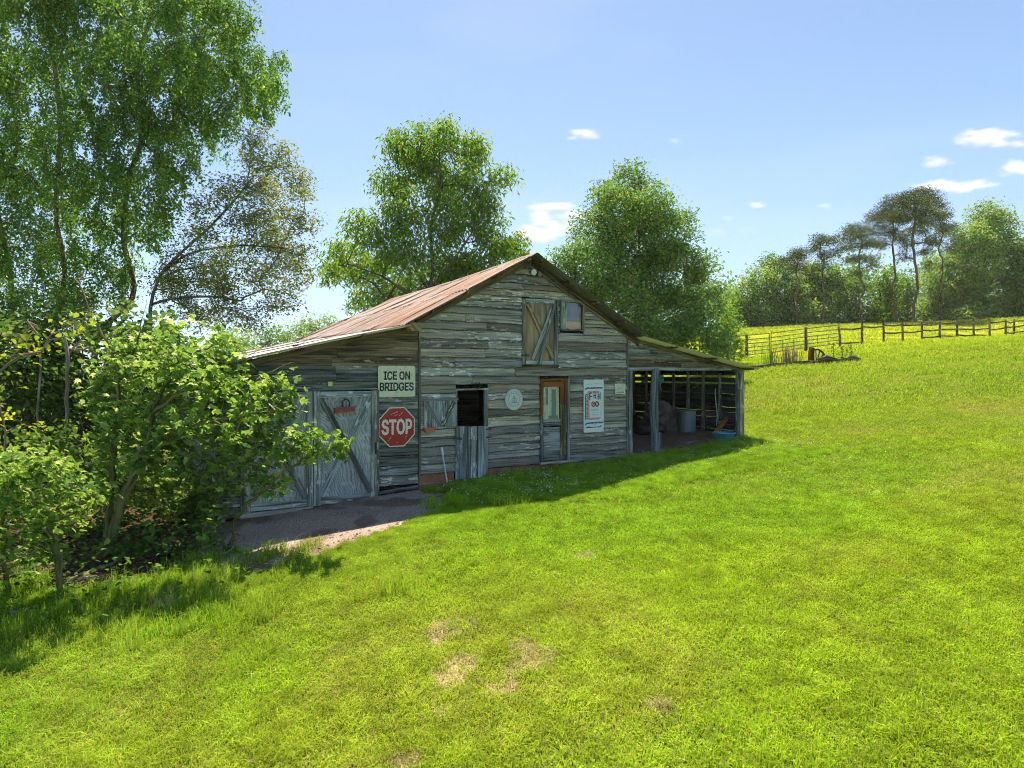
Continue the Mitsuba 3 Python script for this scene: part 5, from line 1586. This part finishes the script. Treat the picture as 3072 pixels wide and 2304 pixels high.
# fine strips along the barn front, the slab and the bush bed
for (s0, s1, t0, t1) in ((.7, 10.6, -2.6, -.3),):
    for s in np.arange(s0, s1, .45):
        for t in np.arange(t0, t1, .45):
            q = W(np.array([s, t, 0.]))
            if contains_xy(NOGO.buffer(.12), q[0], q[1]):
                continue
            lay('near', 'grass', q[0], q[1], 1.25, .45)
            if t > -1.6 and rg.uniform() < .6:
                lay('tall', 'grass', q[0], q[1], rg.uniform(.5, .9), .45)
for x in np.arange(-6.5, 1.5, .45):
    for y in np.arange(8.2, 13.5, .45):
        from shapely import Point as Pt_
        if APRON.distance(Pt_(x, y)) < 1.3 and not contains_xy(NOGO.buffer(.12), x, y) and not contains_xy(BED, x, y):
            lay('near', 'grass', x, y, rg.uniform(.8, 1.2), .45)
edge = APRON.buffer(.16).exterior
for d in np.arange(0, edge.length, .32):
    q = edge.interpolate(d)
    if contains_xy(HOUSE.buffer(.1), q.x, q.y) or contains_xy(BED, q.x, q.y):
        continue
    lay('near', 'grass', q.x, q.y, rg.uniform(.9, 1.4), .33)
edge = BED.exterior
for d in np.arange(0, edge.length, .4):
    q = edge.interpolate(d)
    if q.y > 11.5 or contains_xy(HOUSE.buffer(.1), q.x, q.y) or contains_xy(APRON, q.x, q.y):
        continue
    lay('near', 'grass', q.x, q.y, 1.3, .5)
    if rg.uniform() < .75:
        o = rg.normal(size=2) * .25
        lay('tall', 'tall_grass', q.x + o[0], q.y + o[1], rg.uniform(.6, 1.25), .8)
for u, v, k in ((430, 1800, 3), (520, 1760, 4), (560, 1740, 5), (600, 1830, 4), (700, 1850, 3), (760, 1820, 2), (1010, 1760, 2), (360, 1830, 3), (240, 1850, 2), (830, 1690, 3), (50, 1900, 3), (160, 1930, 2), (480, 1870, 3), (950, 1740, 1), (1330, 1530, 2), (1500, 1500, 2)):
    q = on_ground(u, v)
    for _ in range(k):
        o = rg.normal(size=2) * .3
        lay('tall', 'tall_grass', q[0] + o[0], q[1] + o[1], rg.uniform(.6, 1.2), .7)
for x, y in cells(22.2, 41.4, 2.4):
    a, b = free(x, y, 2.4)
    if a > .1 or b > .3 or x < -7 - (y - 22) * .2:
        continue
    lay('far', 'grass', x, y, rg.uniform(.8, 1.3))
for x, y in cells(41.4, 72, 5.0):
    if x < 8:
        continue
    lay('hill', 'grass', x, y, rg.uniform(.8, 1.3))
for k in range(230):
    y = rg.uniform(5.0, 20); x = rg.uniform(-.72, .72) * y
    if contains_xy(NOGO.buffer(.6), x, y) or contains_xy(BED, x, y):
        continue
    lay('tall', 'grass', x, y, rg.uniform(.32, .52), rg.uniform(.5, 1.1))
L('grass', 'sunlit mown grass of the lawn and hill', 'grass', kind='stuff')
L('tall_grass', 'uncut grass tufts along the edge of the bushes', 'grass', kind='stuff')
# clover flowers in the shade of the barn
n = 900
s_, t_ = rg.uniform(.7, 10.5, n), -rg.uniform(.15, 2.3, n)
w = W(np.c_[s_, t_, s_ * 0])
keep = ~contains_xy(NOGO.buffer(.1), w[:, 0], w[:, 1]) & (rg.uniform(size=n) < .25 + 1.1 * np.exp(-((s_ - 2.0) / 1.3) ** 2) + .6 * np.exp(-((s_ - 9.8) / 1.2) ** 2))
w = w[keep]; w[:, 2] = G(w[:, 0], w[:, 1]) + rg.uniform(.07, .13, len(w))
ic = trimesh.creation.icosphere(subdivisions=0, radius=.011)
vv_ = (w[:, None] + np.asarray(ic.vertices)[None]).reshape(-1, 3)
ff_ = (np.asarray(ic.faces)[None] + (np.arange(len(w)) * len(ic.vertices))[:, None, None]).reshape(-1, 3)
put('clover_flowers', (vv_, ff_), 'white_flower'); L('clover_flowers', 'white clover heads in the shaded strip before the barn', 'clover', kind='stuff')

n = 130
y_ = rg.uniform(5, 16, n); x_ = rg.uniform(-.7, .7, n) * y_
ok = ~contains_xy(NOGO.union(BED), x_, y_)
m = leaves(np.c_[x_, y_, G(x_, y_) + .06][ok], .055, .6, 88, RHOMB, droop=0, tilt=.4)
put('lawn_litter', m[:2], 'dry_leaf', uv=m[2]); L('lawn_litter', 'few dry brown leaves lying in the lawn', 'fallen leaves', kind='stuff')
# loose pebbles on the slab
n = 2600
x_, y_ = rg.uniform(-6.5, 0, n), rg.uniform(9, 14, n)
ok = contains_xy(APRON.buffer(.05), x_, y_) & ~contains_xy(HOUSE, x_, y_)
w = np.c_[x_, y_, G(x_, y_) + .018][ok]
oc_ = np.array([(1, 0, 0), (-1, 0, 0), (0, 1, 0), (0, -1, 0), (0, 0, .7), (0, 0, -.7)], float)
of_ = np.array([(0, 2, 4), (2, 1, 4), (1, 3, 4), (3, 0, 4), (2, 0, 5), (1, 2, 5), (3, 1, 5), (0, 3, 5)])
sz = rg.uniform(.006, .019, len(w)) * (1 + rg.exponential(.25, len(w)))
vv_ = (w[:, None] + oc_[None] * sz[:, None, None] * rg.uniform(.6, 1.3, (len(w), 6, 1))).reshape(-1, 3)
ff_ = (of_[None] + (np.arange(len(w)) * 6)[:, None, None]).reshape(-1, 3)
put('pebbles', (vv_, ff_), 'aggregate'); L('pebbles', 'loose pebbles strewn over the concrete apron', 'gravel', kind='stuff')

# ---------------------------------------------------------------- fence and gates on the hill
def foot(u, d):
    q = P(u, 1115, d)
    q[2] = float(G(q[0], q[1]))
    return q


def dist_at(u):
    return np.interp(u, [2180, 2240, 2340, 2420, 2517, 2586, 2650, 2860, 3072, 3200], [43, 44, 45, 46, 47, 48, 49, 54, 60, 64])


post_u = [2520, 2586, 2651, 2708, 2766, 2819, 2871, 2921, 2969, 3017, 3042, 3100, 3160]
post_v = [(1190, 1300), (1155, 1290), (1145, 1270), (1150, 1260), (1145, 1270), (1150, 1250), (1130, 1250), (1115, 1245), (1110, 1235), (1110, 1225), (1120, 1220), (1115, 1220), (1110, 1215)]
tops, feet = [], []
for i, u in enumerate(post_u):
    d = float(dist_at(u))
    f = foot(u, d)
    h = 1.32 + (.25 if i in (1, 2, 7, 8) else rng.uniform(-.05, .12))
    m = tube([f - [0, 0, .1], f + [0, 0, h * .5], f + [rng.normal() * .03, 0, h]], [.085, .08, .07], 8)
    put('rail_fence__post', m[:2], 'fence_wood', uv=m[2], smooth=True)
    feet.append(f)
for i in range(len(feet) - 1):
    a, b = feet[i], feet[i + 1]
    for k, h in enumerate((1.18, .68, .22)):
        if (i == 1 and k > 0) or (i == 0 and k == 1) or (k == 2 and i in (2, 3, 8)):
            continue
        sagv = rng.uniform(.0, .16) if k == 0 else rng.uniform(-.04, .08)
        mid = (a + b) / 2 + np.array([0, -.1, h - sagv])
        p0, p1 = a + [0, -.1, h + rng.normal() * .03], b + [0, -.1, h + rng.normal() * .03]
        if k == 2 and i in (5, 7):
            p1 = p1 + [0, 0, -.2]
        m = join([beam(p0, mid, .11, .04), beam(mid, p1, .11, .04)])
        put('rail_fence__rail', m[:2], 'fence_wood', uv=m[2])
L('rail_fence', 'old brown post and rail fence crossing the yellow hill at right', 'fence')
ends = [(2185, 2240, 'first metal gate section partly behind the oak'), (2243, 2308, 'wide tube gate section left of the middle post'), (2313, 2414, 'wide metal tube gate between the middle and second post'), (2420, 2517, 'right tube gate beside the wooden rail fence')]
for i, (ua, ub, lab) in enumerate(ends):
    a, b = foot(ua, float(dist_at(ua))), foot(ub, float(dist_at(ub)))
    k = numbered('tube_gate')
    for h in (.22, .45, .68, .92, 1.18, 1.46):
        m = tube([a + [0, 0, h], b + [0, 0, h]], .03, 6); put(k + '__rail', m[:2], 'gate_steel', smooth=True)
    for q in (a, b):
        m = tube([q + [0, 0, .18], q + [0, 0, 1.48]], .028, 6); put(k + '__upright', m[:2], 'gate_steel', smooth=True)
    for q in (.33, .66):
        c = a + (b - a) * q
        m = tube([c + [0, 0, .2], c + [0, 0, .95]], .018, 6); put(k + '__brace', m[:2], 'gate_steel', smooth=True)
    L(k, 'metal ' + lab if not lab.startswith(('first', 'wide', 'right')) else lab, 'gate')
for u, h, lab in ((2240, 1.5, 'weathered round gate post nearest the oak'), (2418, 1.55, 'dark slim gate post between the two right gates')):
    f = foot(u, float(dist_at(u)) + .02)
    m = tube([f - [0, 0, .1], f + [0, 0, h]], [.11, .09], 8)
    L(put('gate_post', m[:2], 'fence_wood', uv=m[2], smooth=True), lab, 'post')

# ---------------------------------------------------------------- old flower bed on the slope
FB = 33.0


def bedp(u, dy=0.0, lift=0.0):
    q = P(u, 1115, FB + dy)
    q[2] = float(G(q[0], q[1])) + lift
    return q


for i, (ua, ub) in enumerate(((2244, 2320), (2322, 2400), (2402, 2480), (2482, 2576))):
    m = beam(bedp(ua, 0, .07), bedp(ub, -.1 * i, .07), .20, .18, (0, 0, 1), 4, .01)
    put('bed_edging__timber', m[:2], 'fence_wood', uv=m[2])
L('bed_edging', 'row of old timbers edging the flower bed on the slope', 'edging')
m = join([(np.vstack([bedp(u, dy, .03) for u in np.linspace(2250, 2570, 12) for dy in (0.05, 1.3)]), np.array([f for i in range(11) for f in ((2 * i, 2 * i + 2, 2 * i + 3), (2 * i, 2 * i + 3, 2 * i + 1))]))])
put('flower_bed', m[:2], 'litter_soil'); L('flower_bed', 'bare brown soil of the old flower bed', kind='structure')
c0 = bedp(2440, .3, .0)
m = beam(c0 + [-.12, 0, -.1], c0 + [-.08, 0, .75], .22, .2, (1, 0, 0), 3, .01)
L(put('stump_post', m[:2], 'red_wood', uv=m[2]), 'short red brown stump post in the flower bed beside the wheel', 'post')
a = np.linspace(-.05, math.pi * .62, 12)
hub = c0 + [.10, -.12, -.02]
wheel = numbered('wagon_wheel')
rx_, rz_ = .48, .68
m = tube(np.array([hub + np.array([rx_ * math.cos(q), .05 * math.cos(q), rz_ * math.sin(q)]) for q in a]), .045, 6); put(wheel + '__rim', m[:2], 'fence_wood', uv=m[2], smooth=True)
for q in (.3, .75, 1.2, 1.65):
    m = tube([hub, hub + np.array([rx_ * .97 * math.cos(q), .05 * math.cos(q), rz_ * .97 * math.sin(q)])], .03, 5); put(wheel + '__spoke', m[:2], 'fence_wood', uv=m[2])
m = tube([hub + [0, -.1, .04], hub + [0, .1, .04]], .12, 10); put(wheel + '__hub', m[:2], 'fence_wood', uv=m[2])
L(wheel, 'half sunken old wagon wheel standing in the flower bed', 'wheel')
L(put('rotten_log', *(lambda m: (m[:2], 'fence_wood', m[2]))(tube([bedp(2455, -.2, .16), bedp(2480, -.25, .24), bedp(2515, -.3, .12)], [.10, .16, .06], 8))), 'dark rotten log right of the wagon wheel', 'log')
L(put('rotten_log', *(lambda m: (m[:2], 'fence_wood', m[2]))(tube([bedp(2545, .1, .12), bedp(2562, .0, .14), bedp(2582, -.1, .06)], [.10, .12, .05], 8))), 'dark rotten log at the right end of the bed edging', 'log')


def stalks(key, u, d, n, h, w, spread, mat, lab, cat, seed, blade=.02):
    r = np.random.default_rng(seed)
    q = P(u, 1115, d)
    x, y = q[0] + r.normal(size=n) * spread, q[1] + r.normal(size=n) * spread * .6
    m = blade_patch(n, .01, h, blade, seed, 2, .25)
    k = 5
    v = m[0].reshape(n, k, 3)
    v = v + np.stack([x, y, G(x, y)], 1)[:, None]
    L(put(key, (v.reshape(-1, 3), m[1]), mat, uv=m[2]), lab, cat)


stalks('dry_stalks', 2368, FB + .5, 170, 1.1, .4, .26, 'straw', 'clump of dry straw coloured stalks left of the wagon wheel', 'grass', 301)
stalks('reed_clump', 2297, FB + .6, 16, 1.0, .4, .14, 'pecan_leaf', 'left clump of tall green leaves in the flower bed', 'plant', 302, .05)
stalks('reed_clump', 2316, FB + .7, 14, 1.3, .4, .10, 'pecan_leaf', 'tall green leaves beside the left clump in the flower bed', 'plant', 303, .05)
for i, (u, h, lab) in enumerate(((2500, .9, 'small leafy plant right of the wagon wheel'), (2526, .7, 'small leafy plant in the middle right of the bed'), (2552, .9, 'dark leafy plant near the right end of the bed'))):
    q = bedp(u, .4, 0)
    r = np.random.default_rng(310 + i)
    st = np.array([q, q + [.02, 0, h * .5], q + [0, 0, h]])
    pts = q + np.c_[r.normal(size=70) * .14, r.normal(size=70) * .12, r.uniform(.05, 1, 70) * h]
    k = numbered('weed_plant')
    m = tube(st, .015, 5); put(k + '__stem', m[:2], 'mossy_bark', uv=m[2])
    m = leaves(pts, .13, .5, 320 + i, RHOMB, droop=.1); put(k + '__foliage', m[:2], 'ivy_leaf', uv=m[2])
    L(k + '__foliage', kind='stuff')
    L(k, lab, 'plant')
